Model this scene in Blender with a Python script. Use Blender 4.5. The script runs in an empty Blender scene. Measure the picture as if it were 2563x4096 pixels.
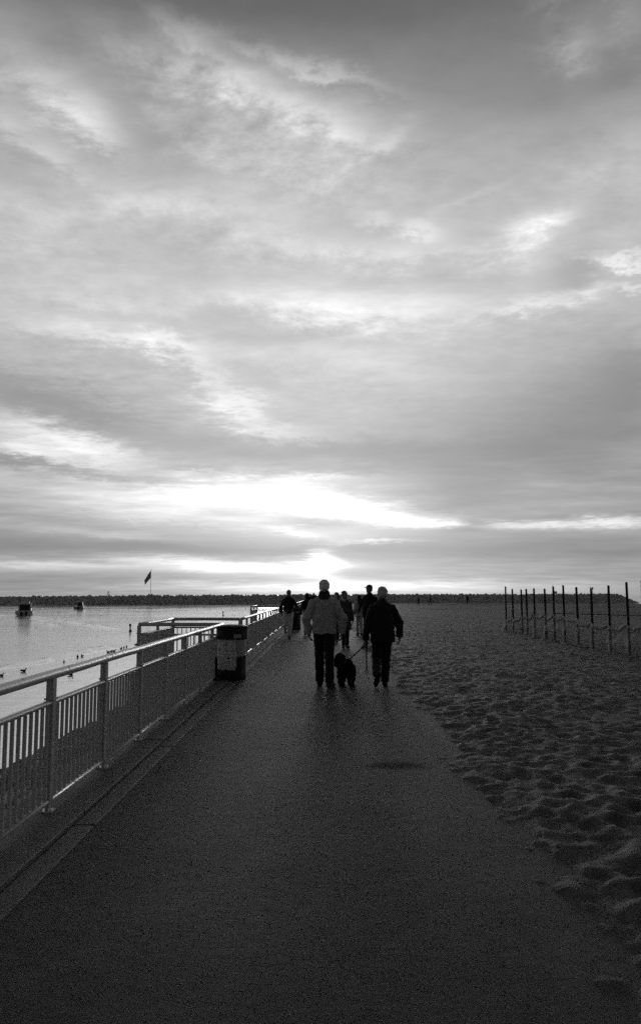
import bpy, math, random
import numpy as np
from mathutils import Vector, Matrix

random.seed(11)
rng = np.random.default_rng(11)
R = math.radians
scene = bpy.context.scene
COL = scene.collection

# ---------------------------------------------------------------- camera
CAM_H = 1.60
FPX = 28.0 / 36.0 * 4096.0            # focal length in photo pixels
PITCH = math.atan((2380 - 2048) / FPX)
YAW = 0.0035
cam_d = bpy.data.cameras.new('camera')
cam_d.sensor_fit = 'VERTICAL'
cam_d.sensor_height = 36.0
cam_d.sensor_width = 36.0
cam_d.lens = 28.0
cam_d.clip_start = 0.05
cam_d.clip_end = 30000.0
cam = bpy.data.objects.new('camera', cam_d)
cam.location = (0, 0, CAM_H)
cam.rotation_euler = (math.pi / 2 + PITCH, 0, YAW)
COL.objects.link(cam)
scene.camera = cam
CAM_M = cam.rotation_euler.to_matrix()


def ray(px, py):
    """direction of a photo pixel (2563 x 4096), used to survey the place"""
    v = CAM_M @ Vector(((px - 1281.5) / FPX, -(py - 2048) / FPX, -1.0))
    return v


def on_plane(px, py, z=0.0):
    d = ray(px, py)
    t = (z - CAM_H) / d.z
    return Vector((d.x * t, d.y * t, z))


def at_depth(px, py, Y):
    d = ray(px, py)
    t = Y / d.y
    return Vector((d.x * t, Y, CAM_H + d.z * t))


# ---------------------------------------------------------------- node helper
class E:
    """tiny expression wrapper round shader node sockets"""
    nt = None

    def __init__(self, s):
        self.s = s

    @staticmethod
    def put(sock, v):
        if isinstance(v, E):
            E.nt.links.new(v.s, sock)
        else:
            sock.default_value = v

    @staticmethod
    def math(op, *a, clamp=False):
        n = E.nt.nodes.new('ShaderNodeMath')
        n.operation = op
        n.use_clamp = clamp
        for i, v in enumerate(a):
            E.put(n.inputs[i], v)
        return E(n.outputs[0])

    def __add__(self, o): return E.math('ADD', self, o)
    __radd__ = __add__
    def __sub__(self, o): return E.math('SUBTRACT', self, o)
    def __rsub__(self, o): return E.math('SUBTRACT', o, self)
    def __mul__(self, o): return E.math('MULTIPLY', self, o)
    __rmul__ = __mul__
    def __truediv__(self, o): return E.math('DIVIDE', self, o)
    def __pow__(self, o): return E.math('POWER', self, o)
    def clamp(self): return E.math('ADD', self, 0.0, clamp=True)
    def max(self, o): return E.math('MAXIMUM', self, o)
    def min(self, o): return E.math('MINIMUM', self, o)


def vmath(op, *a, scale=None):
    n = E.nt.nodes.new('ShaderNodeVectorMath')
    n.operation = op
    for i, v in enumerate(a):
        E.put(n.inputs[i], v)
    if scale is not None:
        E.put(n.inputs['Scale'], scale)
    return E(n.outputs['Value'] if op in ('DOT_PRODUCT', 'LENGTH', 'DISTANCE') else n.outputs['Vector'])


def noise(vec, scale, detail=4, rough=0.55, dist=0.0, color=False):
    n = E.nt.nodes.new('ShaderNodeTexNoise')
    E.put(n.inputs['Vector'], vec)
    n.inputs['Scale'].default_value = scale
    n.inputs['Detail'].default_value = detail
    n.inputs['Roughness'].default_value = rough
    n.inputs['Distortion'].default_value = dist
    return E(n.outputs['Color'] if color else n.outputs[0])


def mapping(vec, loc=(0, 0, 0), rot=(0, 0, 0), scale=(1, 1, 1), kind='POINT'):
    n = E.nt.nodes.new('ShaderNodeMapping')
    n.vector_type = kind
    E.put(n.inputs['Vector'], vec)
    n.inputs['Location'].default_value = loc
    n.inputs['Rotation'].default_value = rot
    n.inputs['Scale'].default_value = scale
    return E(n.outputs[0])


def combine(x, y, z):
    n = E.nt.nodes.new('ShaderNodeCombineXYZ')
    for i, v in enumerate((x, y, z)):
        E.put(n.inputs[i], v)
    return E(n.outputs[0])


def separate(v):
    n = E.nt.nodes.new('ShaderNodeSeparateXYZ')
    E.put(n.inputs[0], v)
    return [E(o) for o in n.outputs]


def curve(x, pts):
    """piecewise smooth function of x in 0..1"""
    n = E.nt.nodes.new('ShaderNodeFloatCurve')
    E.put(n.inputs['Value'], x)
    c = n.mapping.curves[0]
    c.points[0].location = pts[0]
    c.points[1].location = pts[-1]
    for p in pts[1:-1]:
        c.points.new(*p)
    n.mapping.update()
    return E(n.outputs[0])


def ramp(x, lo, hi):
    n = E.nt.nodes.new('ShaderNodeMapRange')
    n.interpolation_type = 'SMOOTHSTEP'
    E.put(n.inputs['Value'], x)
    n.inputs['From Min'].default_value = lo
    n.inputs['From Max'].default_value = hi
    return E(n.outputs[0])


# ---------------------------------------------------------------- sky
SUN_V = ray(1305, 2268).normalized()
SUN_EL = math.asin(SUN_V.z)
SUN_AZ = math.atan2(SUN_V.x, SUN_V.y)

world = bpy.data.worlds.new('World')
scene.world = world
world.use_nodes = True
wn = world.node_tree
wn.nodes.clear()
E.nt = wn
tc = wn.nodes.new('ShaderNodeTexCoord')
D = E(tc.outputs['Generated'])
dx, dy, dz = separate(D)
az = E.math('ARCTAN2', dx, dy)
el = E.math('ARCSINE', dz)
sky = wn.nodes.new('ShaderNodeTexSky')
sky.sky_type = 'NISHITA'
sky.sun_disc = False
sky.sun_elevation = SUN_EL
sky.sun_rotation = SUN_AZ
sky.air_density = 1.0
sky.dust_density = 2.5
bw = wn.nodes.new('ShaderNodeRGBToBW')
wn.links.new(sky.outputs[0], bw.inputs[0])
clear_sky = E(bw.outputs[0])

# cloud deck seen in perspective: coordinates on a level sheet overhead
inv = E.math('DIVIDE', 1.0, dz.max(0.0) + 0.09)
P = combine(dx * inv, dy * inv, 0.0)
wl = noise(P, 0.9, 2, 0.5, color=True)
wisp = noise(mapping(P, rot=(0, 0, .5), scale=(1.0, 1.7, 1.0)), 2.2, 7, 0.64)
puff = noise(vmath('ADD', P, vmath('SCALE', wl, scale=0.35)), 11.0, 5, 0.68)
elw = ramp(el, 0.0, 0.30)
wx, wy, wz = separate(wl)
qx = az + (wx - 0.5) * 0.09 + (wisp - 0.5) * 0.06 + (puff - 0.5) * 0.06 * elw
qy = el + ((wy - 0.5) * 0.09 + (wisp - 0.5) * -0.05 + (puff - 0.5) * 0.05) * (elw * 0.9 + 0.10)


def view_to_ang(x, y):
    v = ray(x * 2563 / 1512.0, y * 2563 / 1512.0).normalized()
    return math.atan2(v.x, v.y), math.asin(v.z)


# light and dark cloud masses: (x, y, half width, half height, tilt, gain) in a 1512-wide survey of the sky
MASSES = [
    # upper mass with its ragged upper edge
    (430, 120, 90, 30, 25, .15), (600, 150, 170, 22, 14, .13), (790, 195, 110, 18, 14, .13),
    (520, 225, 140, 45, 14, .22), (740, 270, 160, 40, 16, .21), (330, 170, 110, 50, 20, .08),
    (90, 200, 170, 80, 15, .13), (210, 300, 80, 35, 25, .20), (90, 330, 110, 25, 20, .10),
    (640, 350, 220, 60, 5, .13), (330, 330, 130, 60, 25, -.06),
    (900, 345, 80, 14, -20, .09), (450, 175, 60, 12, 15, -.04), (800, 225, 90, 12, 14, -.06),
    # top corners
    (1370, 110, 60, 70, 40, .13), (1480, 30, 60, 60, 30, .10), (1300, 20, 60, 20, 0, .06), (1430, 180, 160, 40, 0, -.07),
    (1180, 150, 330, 130, 5, -.05),
    # right hand wisps
    (905, 508, 34, 20, 15, .13), (1010, 540, 45, 24, 10, .15), (1110, 460, 80, 10, -15, .05),
    (1240, 548, 75, 30, -15, .17), (1300, 512, 45, 16, -15, .14), (1270, 610, 60, 26, -20, .07),
    (1350, 620, 60, 50, 0, -.08), (1470, 595, 80, 12, 12, .16), (1490, 665, 60, 12, 10, .12), (1460, 370, 120, 60, 0, .05),
    (1370, 690, 40, 22, -25, .15), (1240, 715, 110, 15, -6, .13), (1120, 640, 160, 40, 0, -.04),
    # wide middle veil
    (330, 480, 220, 40, -8, .08), (130, 560, 160, 60, 10, .04), (680, 540, 260, 50, 10, .07), (930, 600, 200, 26, 5, .06),
    (760, 735, 190, 40, 4, .17), (960, 720, 160, 40, 0, .08), (250, 700, 180, 40, 0, .07),
    (560, 740, 70, 30, 0, -.05), (300, 815, 180, 22, 8, .17), (470, 900, 130, 26, 32, .15), (620, 985, 130, 22, 12, .12),
    (880, 880, 280, 50, 0, .06), (130, 935, 240, 45, 16, -.13), (700, 800, 120, 20, -10, -.04),
    (1400, 940, 300, 120, 0, -.14), (700, 30, 600, 60, 0, -.06), (1150, 1070, 300, 70, 0, -.12), (760, 1060, 240, 36, 8, -.10), (1500, 870, 90, 80, 0, -.06),
    # bright gap over the sun
    (170, 1035, 150, 30, 12, .30), (70, 1060, 110, 18, 12, .22), (240, 1075, 90, 14, 4, .14),
    (140, 1100, 190, 12, 5, -.16), (420, 1103, 60, 9, 6, .20), (330, 1088, 140, 10, 4, -.12),
    (330, 1165, 230, 34, 4, .26), (620, 1172, 170, 36, 8, .31), (860, 1212, 170, 19, 6, .40), (1010, 1235, 70, 9, 5, .42),
    (760, 1138, 90, 11, 0, .22), (470, 1225, 300, 18, 4, .18), (120, 1180, 160, 20, 6, .04), (720, 1235, 80, 5, 0, -.10),
    (690, 1256, 70, 9, 10, .16), (1280, 1238, 120, 9, -2, .26), (1460, 1230, 110, 10, -2, .26), (1100, 1240, 40, 16, 0, -.22), (1100, 1170, 130, 40, 12, -.09),
    (880, 1281, 100, 4, 0, .28), (250, 1258, 220, 10, 4, .10),
    # low grey bar and the sun under it
    (1150, 1300, 500, 26, 0, -.13), (250, 1292, 360, 20, 0, -.13), (700, 1298, 260, 12, 0, -.10), (500, 1335, 190, 13, 3, .34), (130, 1336, 230, 11, 2, .22),
    (690, 1336, 140, 9, 2, .30), (768, 1324, 30, 20, 0, .65), (768, 1352, 60, 24, 0, .16), (250, 1368, 260, 14, 0, -.03),
    (780, 1390, 300, 14, 0, .26), (1060, 1382, 220, 16, 0, .16), (1330, 1385, 200, 12, 0, .06), (560, 1385, 200, 14, 0, .10),
]
groups = {}
for m in MASSES:
    key = min((-22, -8, 0, 5, 12, 20, 31), key=lambda k: abs(k - m[4]))
    part = 0
    while len(groups.get((key, part), ())) >= 14:
        part += 1
    groups.setdefault((key, part), []).append(m)
acc = None
for (key, _), ms in groups.items():
    c, s_ = math.cos(-R(key)), math.sin(-R(key))
    # coordinates along and across this set's streaks (the running sum rides along in z, unused, to keep the evaluation in order)
    Qt = combine(qx * c + qy * s_, qy * c - qx * s_, acc if acc is not None else 0.0)
    for (mx, my, rx, ry, tilt, gain) in ms:
        a0, e0 = view_to_ang(mx, my)
        a1, e1 = view_to_ang(mx + 10, my)
        a2, e2 = view_to_ang(mx, my + 10)
        sx, sy = abs(a1 - a0) / 10, abs(e2 - e0) / 10
        kx, ky = math.sqrt(.75) / (rx * sx), math.sqrt(.75) / (ry * sy)
        u0, v0 = a0 * c + e0 * s_, e0 * c - a0 * s_
        u = vmath('MULTIPLY_ADD', Qt, (kx, ky, 0.0), (-u0 * kx, -v0 * ky, 0.0))
        g = E.math('POWER', math.exp(-1), vmath('DOT_PRODUCT', u, u))
        acc = E.math('MULTIPLY_ADD', g, gain, acc if acc is not None else 0.0)

# even tone of the deck: by height above the horizon, and by distance in azimuth from the sun
el_n = (el / (math.pi / 2)).clamp()
tone = curve(el_n, [(0, .60), (.016, .60), (.045, .58), (.075, .61), (.12, .67), (.17, .73), (.23, .78), (.29, .77), (.34, .70), (.39, .59),
                    (.44, .47), (.60, .30), (1.0, .21)])
away = E.math('SUBTRACT', 1.0, vmath('DOT_PRODUCT', D, tuple(Vector((SUN_V.x, SUN_V.y, 0)).normalized())))  # 0 ahead .. 2 behind
fade = 1.0 - (away / 2.0).clamp() ** 0.75 * 0.62
streak = noise(combine(az * 3.0, el * 42.0, wx * 0.6), 2.0, 5, 0.62)
low = 1.0 - ramp(el, 0.06, 0.30)
text = (wisp - 0.5) * 0.20 + (puff - 0.5) * 0.16 * ramp(el, 0.05, 0.40) + (streak - 0.5) * 0.22 * low
body = acc * ((wisp - 0.5) * 0.8 + (puff - 0.5) * ramp(el, .15, .5) * 2.0 + (streak - 0.5) * low * 0.9 + 1.0)
S = (tone + text + body).max(0.02) * fade
rad = S ** 2.2
total = rad * 10.0 + clear_sky * 0.25
bg = wn.nodes.new('ShaderNodeBackground')
cc = wn.nodes.new('ShaderNodeCombineColor')
for i in range(3):
    wn.links.new(total.s, cc.inputs[i])
wn.links.new(cc.outputs[0], bg.inputs['Color'])
bg.inputs['Strength'].default_value = 0.1
wo = wn.nodes.new('ShaderNodeOutputWorld')
wn.links.new(bg.outputs[0], wo.inputs['Surface'])
world.cycles.sampling_method = 'MANUAL'
world.cycles.sample_map_resolution = 1024

# ---------------------------------------------------------------- sun behind thin cloud, exposure
sun_d = bpy.data.lights.new('sun', 'SUN')
sun_d.energy = 1.0
sun_d.angle = R(10)
sun_d.color = (1, 1, 1)
sun_o = bpy.data.objects.new('sun', sun_d)
sun_o.rotation_euler = (-SUN_V).to_track_quat('-Z', 'Y').to_euler()
COL.objects.link(sun_o)
scene.view_settings.view_transform = 'Standard'
scene.view_settings.look = 'None'
scene.view_settings.exposure = 0.0
scene.view_settings.gamma = 1.0
scene.view_settings.use_curve_mapping = False
scene.cycles.use_denoising = False
scene.cycles.max_bounces = 6
scene.cycles.sample_clamp_indirect = 2.0
scene.cycles.sample_clamp_direct = 6.0
scene.cycles.use_adaptive_sampling = True
scene.cycles.adaptive_threshold = 0.03
scene.cycles.adaptive_min_samples = 8

# ---------------------------------------------------------------- mesh helpers
def mesh_from(name, verts, faces, smooth=False):
    """verts (n,3), faces: array (m,3|4) or list of index lists"""
    me = bpy.data.meshes.new(name)
    verts = np.asarray(verts, dtype=np.float32)
    if isinstance(faces, np.ndarray):
        m, k = faces.shape
        me.vertices.add(len(verts))
        me.vertices.foreach_set('co', verts.ravel())
        me.loops.add(m * k)
        me.loops.foreach_set('vertex_index', faces.astype(np.int32).ravel())
        me.polygons.add(m)
        me.polygons.foreach_set('loop_start', np.arange(0, m * k, k, dtype=np.int32))
        me.update(calc_edges=True)
    else:
        me.from_pydata([tuple(map(float, v)) for v in verts], [], [tuple(f) for f in faces])
        me.update()
    if smooth:
        me.polygons.foreach_set('use_smooth', np.ones(len(me.polygons), dtype=bool))
    return me


def link(name, me, mat=None, parent=None, loc=(0, 0, 0), rot=(0, 0, 0), label=None, cat=None, group=None, kind=None):
    o = bpy.data.objects.new(name, me)
    COL.objects.link(o)
    o.location = loc
    o.rotation_euler = rot
    if parent is not None:
        o.parent = parent
    if mat is not None and me is not None and not me.materials:
        me.materials.append(mat)
    for k, v in (('label', label), ('category', cat), ('group', group), ('kind', kind)):
        if v:
            o[k] = v
    return o


class MB:
    """collects boxes, tubes and lofts for one mesh"""
    def __init__(self):
        self.v, self.f = [], []

    def add(self, vs, fs):
        b = len(self.v)
        self.v += [tuple(v) for v in vs]
        self.f += [tuple(i + b for i in f) for f in fs]
        return self

    def box(self, x0, x1, y0, y1, z0, z1, bev=0.0):
        if bev <= 0:
            vs = [(x, y, z) for z in (z0, z1) for y in (y0, y1) for x in (x0, x1)]
            fs = [(0, 2, 3, 1), (4, 5, 7, 6), (0, 1, 5, 4), (1, 3, 7, 5), (3, 2, 6, 7), (2, 0, 4, 6)]
            return self.add(vs, fs)
        b = bev      # bevelled upper rim and uprights
        ring = lambda e: [(x0 + b + e, y0 + e), (x1 - b - e, y0 + e), (x1 - e, y0 + b + e), (x1 - e, y1 - b - e), (x1 - b - e, y1 - e), (x0 + b + e, y1 - e), (x0 + e, y1 - b - e), (x0 + e, y0 + b + e)]
        vs = [(x, y, z0) for x, y in ring(0)] + [(x, y, z1 - b) for x, y in ring(0)] + [(x, y, z1) for x, y in ring(b * .7)]
        fs = [tuple(range(7, -1, -1)), tuple(range(16, 24))]
        for r in (0, 8):
            for i in range(8):
                j = (i + 1) % 8
                fs.append((r + i, r + j, r + 8 + j, r + 8 + i))
        return self.add(vs, fs)

    def tube(self, pts, rad, n=8, cap=True, flat=1.0):
        pts = [Vector(p) for p in pts]
        rads = rad if isinstance(rad, (list, tuple)) else [rad] * len(pts)
        vs, fs = [], []
        up0 = Vector((0, 0, 1))
        for i, p in enumerate(pts):
            d = (pts[min(i + 1, len(pts) - 1)] - pts[max(i - 1, 0)]).normalized()
            up = up0 if abs(d.z) < 0.95 else Vector((0, 1, 0))
            s = d.cross(up).normalized()
            u = s.cross(d).normalized()
            for k in range(n):
                a = 2 * math.pi * (k + .5) / n
                vs.append(p + s * (math.cos(a) * rads[i]) + u * (math.sin(a) * rads[i] * flat))
        for i in range(len(pts) - 1):
            for k in range(n):
                j = (k + 1) % n
                fs.append((i * n + k, i * n + j, (i + 1) * n + j, (i + 1) * n + k))
        if cap:
            fs.append(tuple(range(n - 1, -1, -1)))
            fs.append(tuple(range((len(pts) - 1) * n, len(pts) * n)))
        return self.add(vs, fs)

    def lathe(self, prof, n=24, c=(0, 0), cap=True):
        vs, fs = [], []
        for r, z in prof:
            for k in range(n):
                a = 2 * math.pi * k / n
                vs.append((c[0] + r * math.cos(a), c[1] + r * math.sin(a), z))
        for i in range(len(prof) - 1):
            for k in range(n):
                j = (k + 1) % n
                fs.append((i * n + k, i * n + j, (i + 1) * n + j, (i + 1) * n + k))
        if cap and prof[0][0] > 1e-4:
            fs.append(tuple(range(n - 1, -1, -1)))
        if cap and prof[-1][0] > 1e-4:
            fs.append(tuple(range((len(prof) - 1) * n, len(prof) * n)))
        return self.add(vs, fs)

    def mesh(self, name, smooth=False):
        return mesh_from(name, self.v, self.f, smooth)

    def build(self, name, mat, parent=None, smooth=False, **kw):
        return link(name, self.mesh(name, smooth), mat, parent, **kw)


def thing(name, label, cat, loc=(0, 0, 0), rot=0.0, group=None):
    return link(name, None, loc=loc, rot=(0, 0, rot), label=label, cat=cat, group=group)


_lat = {}


def vnoise(x, y, seed=0):
    """smooth 2-D value noise, -1..1"""
    if seed not in _lat:
        _lat[seed] = np.random.default_rng(100 + seed).uniform(-1, 1, (256, 256)).astype(np.float32)
    L = _lat[seed]
    xi, yi = np.floor(x).astype(int), np.floor(y).astype(int)
    fx, fy = x - xi, y - yi
    fx, fy = fx * fx * (3 - 2 * fx), fy * fy * (3 - 2 * fy)
    x0, y0, x1, y1 = xi & 255, yi & 255, (xi + 1) & 255, (yi + 1) & 255
    return (L[y0, x0] * (1 - fx) + L[y0, x1] * fx) * (1 - fy) + (L[y1, x0] * (1 - fx) + L[y1, x1] * fx) * fy


def fbm(x, y, octs=4, seed=0, gain=.5):
    s, a = 0, 1.0
    for o in range(octs):
        s = s + a * vnoise(x * 2 ** o + 17.3 * o, y * 2 ** o - 9.1 * o, seed + o)
        a *= gain
    return s


def sstep(x, a, b):
    t = np.clip((x - a) / (b - a), 0, 1)
    return t * t * (3 - 2 * t)


def grid_mesh(name, xs, ys, zfun, smooth=True):
    X, Y = np.meshgrid(xs, ys)
    Z = zfun(X, Y)
    v = np.stack([X, Y, Z], -1).reshape(-1, 3)
    nx, ny = len(xs), len(ys)
    i = (np.arange(ny - 1)[:, None] * nx + np.arange(nx - 1)[None, :]).ravel()
    f = np.stack([i, i + 1, i + 1 + nx, i + nx], -1)
    return mesh_from(name, v, f, smooth)


def icosphere(sub):
    t = (1 + 5 ** .5) / 2
    v = [(-1, t, 0), (1, t, 0), (-1, -t, 0), (1, -t, 0), (0, -1, t), (0, 1, t), (0, -1, -t), (0, 1, -t), (t, 0, -1), (t, 0, 1), (-t, 0, -1), (-t, 0, 1)]
    v = [Vector(p).normalized() for p in v]
    f = [(0, 11, 5), (0, 5, 1), (0, 1, 7), (0, 7, 10), (0, 10, 11), (1, 5, 9), (5, 11, 4), (11, 10, 2), (10, 7, 6), (7, 1, 8), (3, 9, 4), (3, 4, 2), (3, 2, 6), (3, 6, 8), (3, 8, 9), (4, 9, 5), (2, 4, 11), (6, 2, 10), (8, 6, 7), (9, 8, 1)]
    for _ in range(sub):
        mid, nf = {}, []
        def m(a, b):
            k = (min(a, b), max(a, b))
            if k not in mid:
                v.append(((v[a] + v[b]) / 2).normalized())
                mid[k] = len(v) - 1
            return mid[k]
        for a, b, c in f:
            ab, bc, ca = m(a, b), m(b, c), m(c, a)
            nf += [(a, ab, ca), (b, bc, ab), (c, ca, bc), (ab, bc, ca)]
        f = nf
    return np.array([tuple(p) for p in v]), np.array(f)


def rock_heap(name, pos, size, seed, sub=1):
    """one mesh of many angular rocks"""
    r = np.random.default_rng(seed)
    V0, F0 = icosphere(sub)
    vs, fs = [], []
    for i, (p, s) in enumerate(zip(pos, size)):
        v = V0 * (1 + r.uniform(-.28, .28, (len(V0), 1)))
        for _ in range(3):          # knock flats off
            n = r.normal(size=3); n /= np.linalg.norm(n)
            d = v @ n
            v = v - np.maximum(d - r.uniform(.45, .75), 0)[:, None] * n
        q, _ = np.linalg.qr(r.normal(size=(3, 3)))
        v = (v * (r.uniform(.7, 1.25, 3) * s)) @ q.T + p
        vs.append(v)
        fs.append(F0 + i * len(V0))
    return mesh_from(name, np.concatenate(vs), np.concatenate(fs))


# ---------------------------------------------------------------- materials (a grey world: the photograph is monochrome)
def material(name, val, rough=.6, spec=.5, var=.25, scale=8.0, bump=0.0, bscale=40.0, metal=0.0, fn=None, sheen=0.0, coords='Object'):
    m = bpy.data.materials.new(name)
    m.use_nodes = True
    nt = m.node_tree
    nt.nodes.clear()
    E.nt = nt
    out = nt.nodes.new('ShaderNodeOutputMaterial')
    p = nt.nodes.new('ShaderNodeBsdfPrincipled')
    nt.links.new(p.outputs[0], out.inputs['Surface'])
    t = nt.nodes.new('ShaderNodeTexCoord')
    V = E(t.outputs[coords])
    p.inputs['Roughness'].default_value = rough
    p.inputs['Metallic'].default_value = metal
    p.inputs['Specular IOR Level'].default_value = spec
    if sheen:
        p.inputs['Sheen Weight'].default_value = sheen
        p.inputs['Sheen Roughness'].default_value = .4
    h = None
    if fn:
        val_e, h, bstr, bdist = fn(V, p)
    else:
        n1 = noise(V, scale, 6, .62)
        val_e = ((n1 - .5) * (var * 2) + 1.0) * val
        if bump:
            h, bstr, bdist = noise(V, bscale, 5, .6), bump, .01
    if isinstance(val_e, E):
        cc = nt.nodes.new('ShaderNodeCombineColor')
        for i in range(3):
            nt.links.new(val_e.s, cc.inputs[i])
        nt.links.new(cc.outputs[0], p.inputs['Base Color'])
    else:
        p.inputs['Base Color'].default_value = (val_e,) * 3 + (1,)
    if h is not None:
        b = nt.nodes.new('ShaderNodeBump')
        b.inputs['Strength'].default_value = bstr
        b.inputs['Distance'].default_value = bdist
        nt.links.new(h.s, b.inputs['Height'])
        nt.links.new(b.outputs[0], p.inputs['Normal'])
    return m


DARK_PATCH = on_plane(1590, 3062)


def f_asphalt(V, p):
    x, y, z = separate(V)
    grit = noise(V, 140, 3, .75)
    big = noise(V, .9, 5, .6)
    mid = noise(V, 7, 4, .6)
    # trodden-in sand towards both edges of the path
    e = ramp(E.math('ABSOLUTE', x + .05) + (mid - .5) * .7 + (big - .5) * .5, 1.05, 1.65)
    # a darker, less shiny oval patch
    sx, sy = (x - DARK_PATCH.x) / .42, (y - DARK_PATCH.y) / .26
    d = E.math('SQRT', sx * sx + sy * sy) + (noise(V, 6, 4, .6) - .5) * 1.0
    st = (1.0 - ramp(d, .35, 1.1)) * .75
    # dusty curved tracks left by beach vehicles
    tr = None
    for cx, cy, rr in ((5.2, 1.0, 5.6), (6.6, 1.4, 5.6), (-9.0, 9.0, 9.5), (-9.4, 8.2, 11.4)):
        q = E.math('ABSOLUTE', E.math('SQRT', (x - cx) * (x - cx) + (y - cy) * (y - cy)) - rr)
        one = 1.0 - ramp(q + (mid - .5) * .05, .02, .09)
        tr = one if tr is None else tr.max(one)
    tr = tr * ramp(big + mid * .4, .5, .9) * .30
    v = .025 * ((grit - .5) * 1.5 + 1.0) * ((big - .5) * .9 + (mid - .5) * .6 + 1.0)
    v = v * (1.0 - e) + e * (.044 * ((grit - .5) * 1.0 + (mid - .5) * .8 + 1.0))
    v = v * (tr + 1.0)
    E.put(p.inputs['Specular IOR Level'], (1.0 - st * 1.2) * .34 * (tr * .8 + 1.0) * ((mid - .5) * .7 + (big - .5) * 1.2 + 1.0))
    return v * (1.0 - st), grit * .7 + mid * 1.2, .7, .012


def f_sand(V, p):
    grit = noise(V, 120, 3, .75)
    mid = noise(V, 5, 6, .62)
    big = noise(V, .35, 4, .55)
    v = .085 * ((grit - .5) * 1.2 + (mid - .5) * .9 + (big - .5) * .5 + 1.0)
    return v.max(.02), noise(V, 2.6, 7, .62) * 3.0 + mid + grit * .25, .9, .05


def f_concrete(V, p):
    grit = noise(V, 110, 3, .7)
    mid = noise(V, 4, 6, .65)
    st = ramp(noise(V, 1.7, 5, .6), .52, .7) * .45
    return .10 * ((grit - .5) * .8 + (mid - .5) * .9 + 1.0) * (1.0 - st), grit + mid, .5, .01


def f_paint(V, p):
    n = noise(V, 9, 6, .7)
    rust = ramp(n, .60, .68)
    v = .46 * ((noise(V, 2.2, 4, .6) - .5) * .5 + 1.0) * (1.0 - rust * .5)
    E.put(p.inputs['Roughness'], rust * .35 + .34)
    return v, noise(V, 60, 3, .6), .25, .004


def f_water(V, p):
    chop = noise(mapping(V, scale=(1, .8, 1)), 1.3, 5, .6)
    rip = noise(mapping(V, rot=(0, 0, .6), scale=(1, .55, 1)), 5.5, 4, .6)
    slow = noise(V, .05, 3, .5)
    E.put(p.inputs['Roughness'], ramp(slow, .35, .65) * .06 + .07)
    p.inputs['IOR'].default_value = 1.9
    p.inputs['Metallic'].default_value = .55
    return .80, chop * 1.0 + rip * .14, .34, .08


M = dict(
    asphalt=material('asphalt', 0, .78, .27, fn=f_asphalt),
    sand=material('sand', 0, .78, .35, fn=f_sand),
    concrete=material('concrete', 0, .7, .4, fn=f_concrete),
    paint=material('railing_paint', 0, .36, .5, fn=f_paint),
    water=material('water', 0, .1, .5, fn=f_water),
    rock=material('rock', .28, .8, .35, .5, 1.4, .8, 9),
    far_rock=material('breakwater_rock', .52, .8, .35, .6, .35, .8, 2),  # distance haze put into the base colour, paler than the near rock
    stake=material('stake_steel', .035, .65, .4, .4, 14),
    black=material('black_paint', .012, .55, .4, .4, 12),
    steel=material('galvanised_steel', .30, .4, .5, .3, 10),
    hull=material('white_gelcoat', .62, .6, .5, .12, 3),
    glass=material('dark_glass', .01, .08, .5, .1, 3),
    skin=material('skin', .16, .55, .4, .15, 20),
    feather=material('feather', .05, .7, .3, .5, 30),
)

# ---------------------------------------------------------------- setting
WATER_Z = -2.5
FX = -2.00                       # line of the railing
CREST = 140.0                    # where the beach drops to the sea


def shore_drop(Y):
    return -3.6 * sstep(Y, CREST, CREST + 34)


# water, with the boat's wake and a low swell along the shore
BOAT1 = on_plane(100, 2462, WATER_Z)
BOAT2 = on_plane(319, 2437, WATER_Z)


def seg_ridge(X, Y, a, b, w, h):
    a, b = np.array(a[:2]), np.array(b[:2])
    d = b - a
    L = np.hypot(*d)
    d = d / L
    t = (X - a[0]) * d[0] + (Y - a[1]) * d[1]
    n = -(X - a[0]) * d[1] + (Y - a[1]) * d[0]
    n = n + .5 * w * vnoise(t * .35, t * 0 + 3, 5)
    m = sstep(t, -1, 3) * (1 - sstep(t, L * .8, L + 3)) * (.55 + .45 * vnoise(t * .8, t * 0 + 7, 6))
    return h * m * np.exp(-(n / w) ** 2)


def water_z(X, Y):
    near = (X < 0) & (X > -140) & (Y < 260)
    Z = np.full(X.shape, WATER_Z)
    Z += near * .004 * fbm(X * .9, Y * .45, 3, 20)
    W = lambda x, y: on_plane(x, y, WATER_Z)
    Z += seg_ridge(X, Y, W(95, 2462), W(490, 2517), .6, .20)
    Z += seg_ridge(X, Y, W(110, 2466), W(225, 2510), .6, .20)
    Z += seg_ridge(X, Y, W(60, 2461), W(-160, 2463), 1.0, .30)
    for a, b, h in (((-40, 2684), (152, 2648), .15), ((150, 2650), (345, 2607), .19), ((330, 2616), (420, 2590), .14), ((365, 2596), (525, 2574), .17)):
        Z += seg_ridge(X, Y, W(*a), W(*b), .42, h * 1.5)
    return Z


xs = np.unique(np.concatenate([[-9000, -3000, -1200, -600, -300, -200], np.arange(-150, -70, 1.2), np.arange(-70, -30, .6), np.arange(-30, -4, .20), [-2, 3, 20, 60, 150, 300, 800, 3000, 9000]]))
ys = np.unique(np.concatenate([[-400, -100, -20], np.arange(0, 28, 1.0), np.arange(28, 110, .34), np.arange(110, 190, .8), np.arange(190, 330, 6), [400, 600, 1000, 2000, 5000, 12000, 24000]]))
link('water', grid_mesh('water', xs, ys, water_z), M['water'], kind='structure')

# sand: trampled beach to the right of the path, drifting over its edge
craters = []
for _ in range(9000):
    y = 1.5 + 50 * random.random() ** 1.35
    x = 1.25 + random.random() * (3.5 + .42 * y)
    craters.append((x, y))


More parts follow.
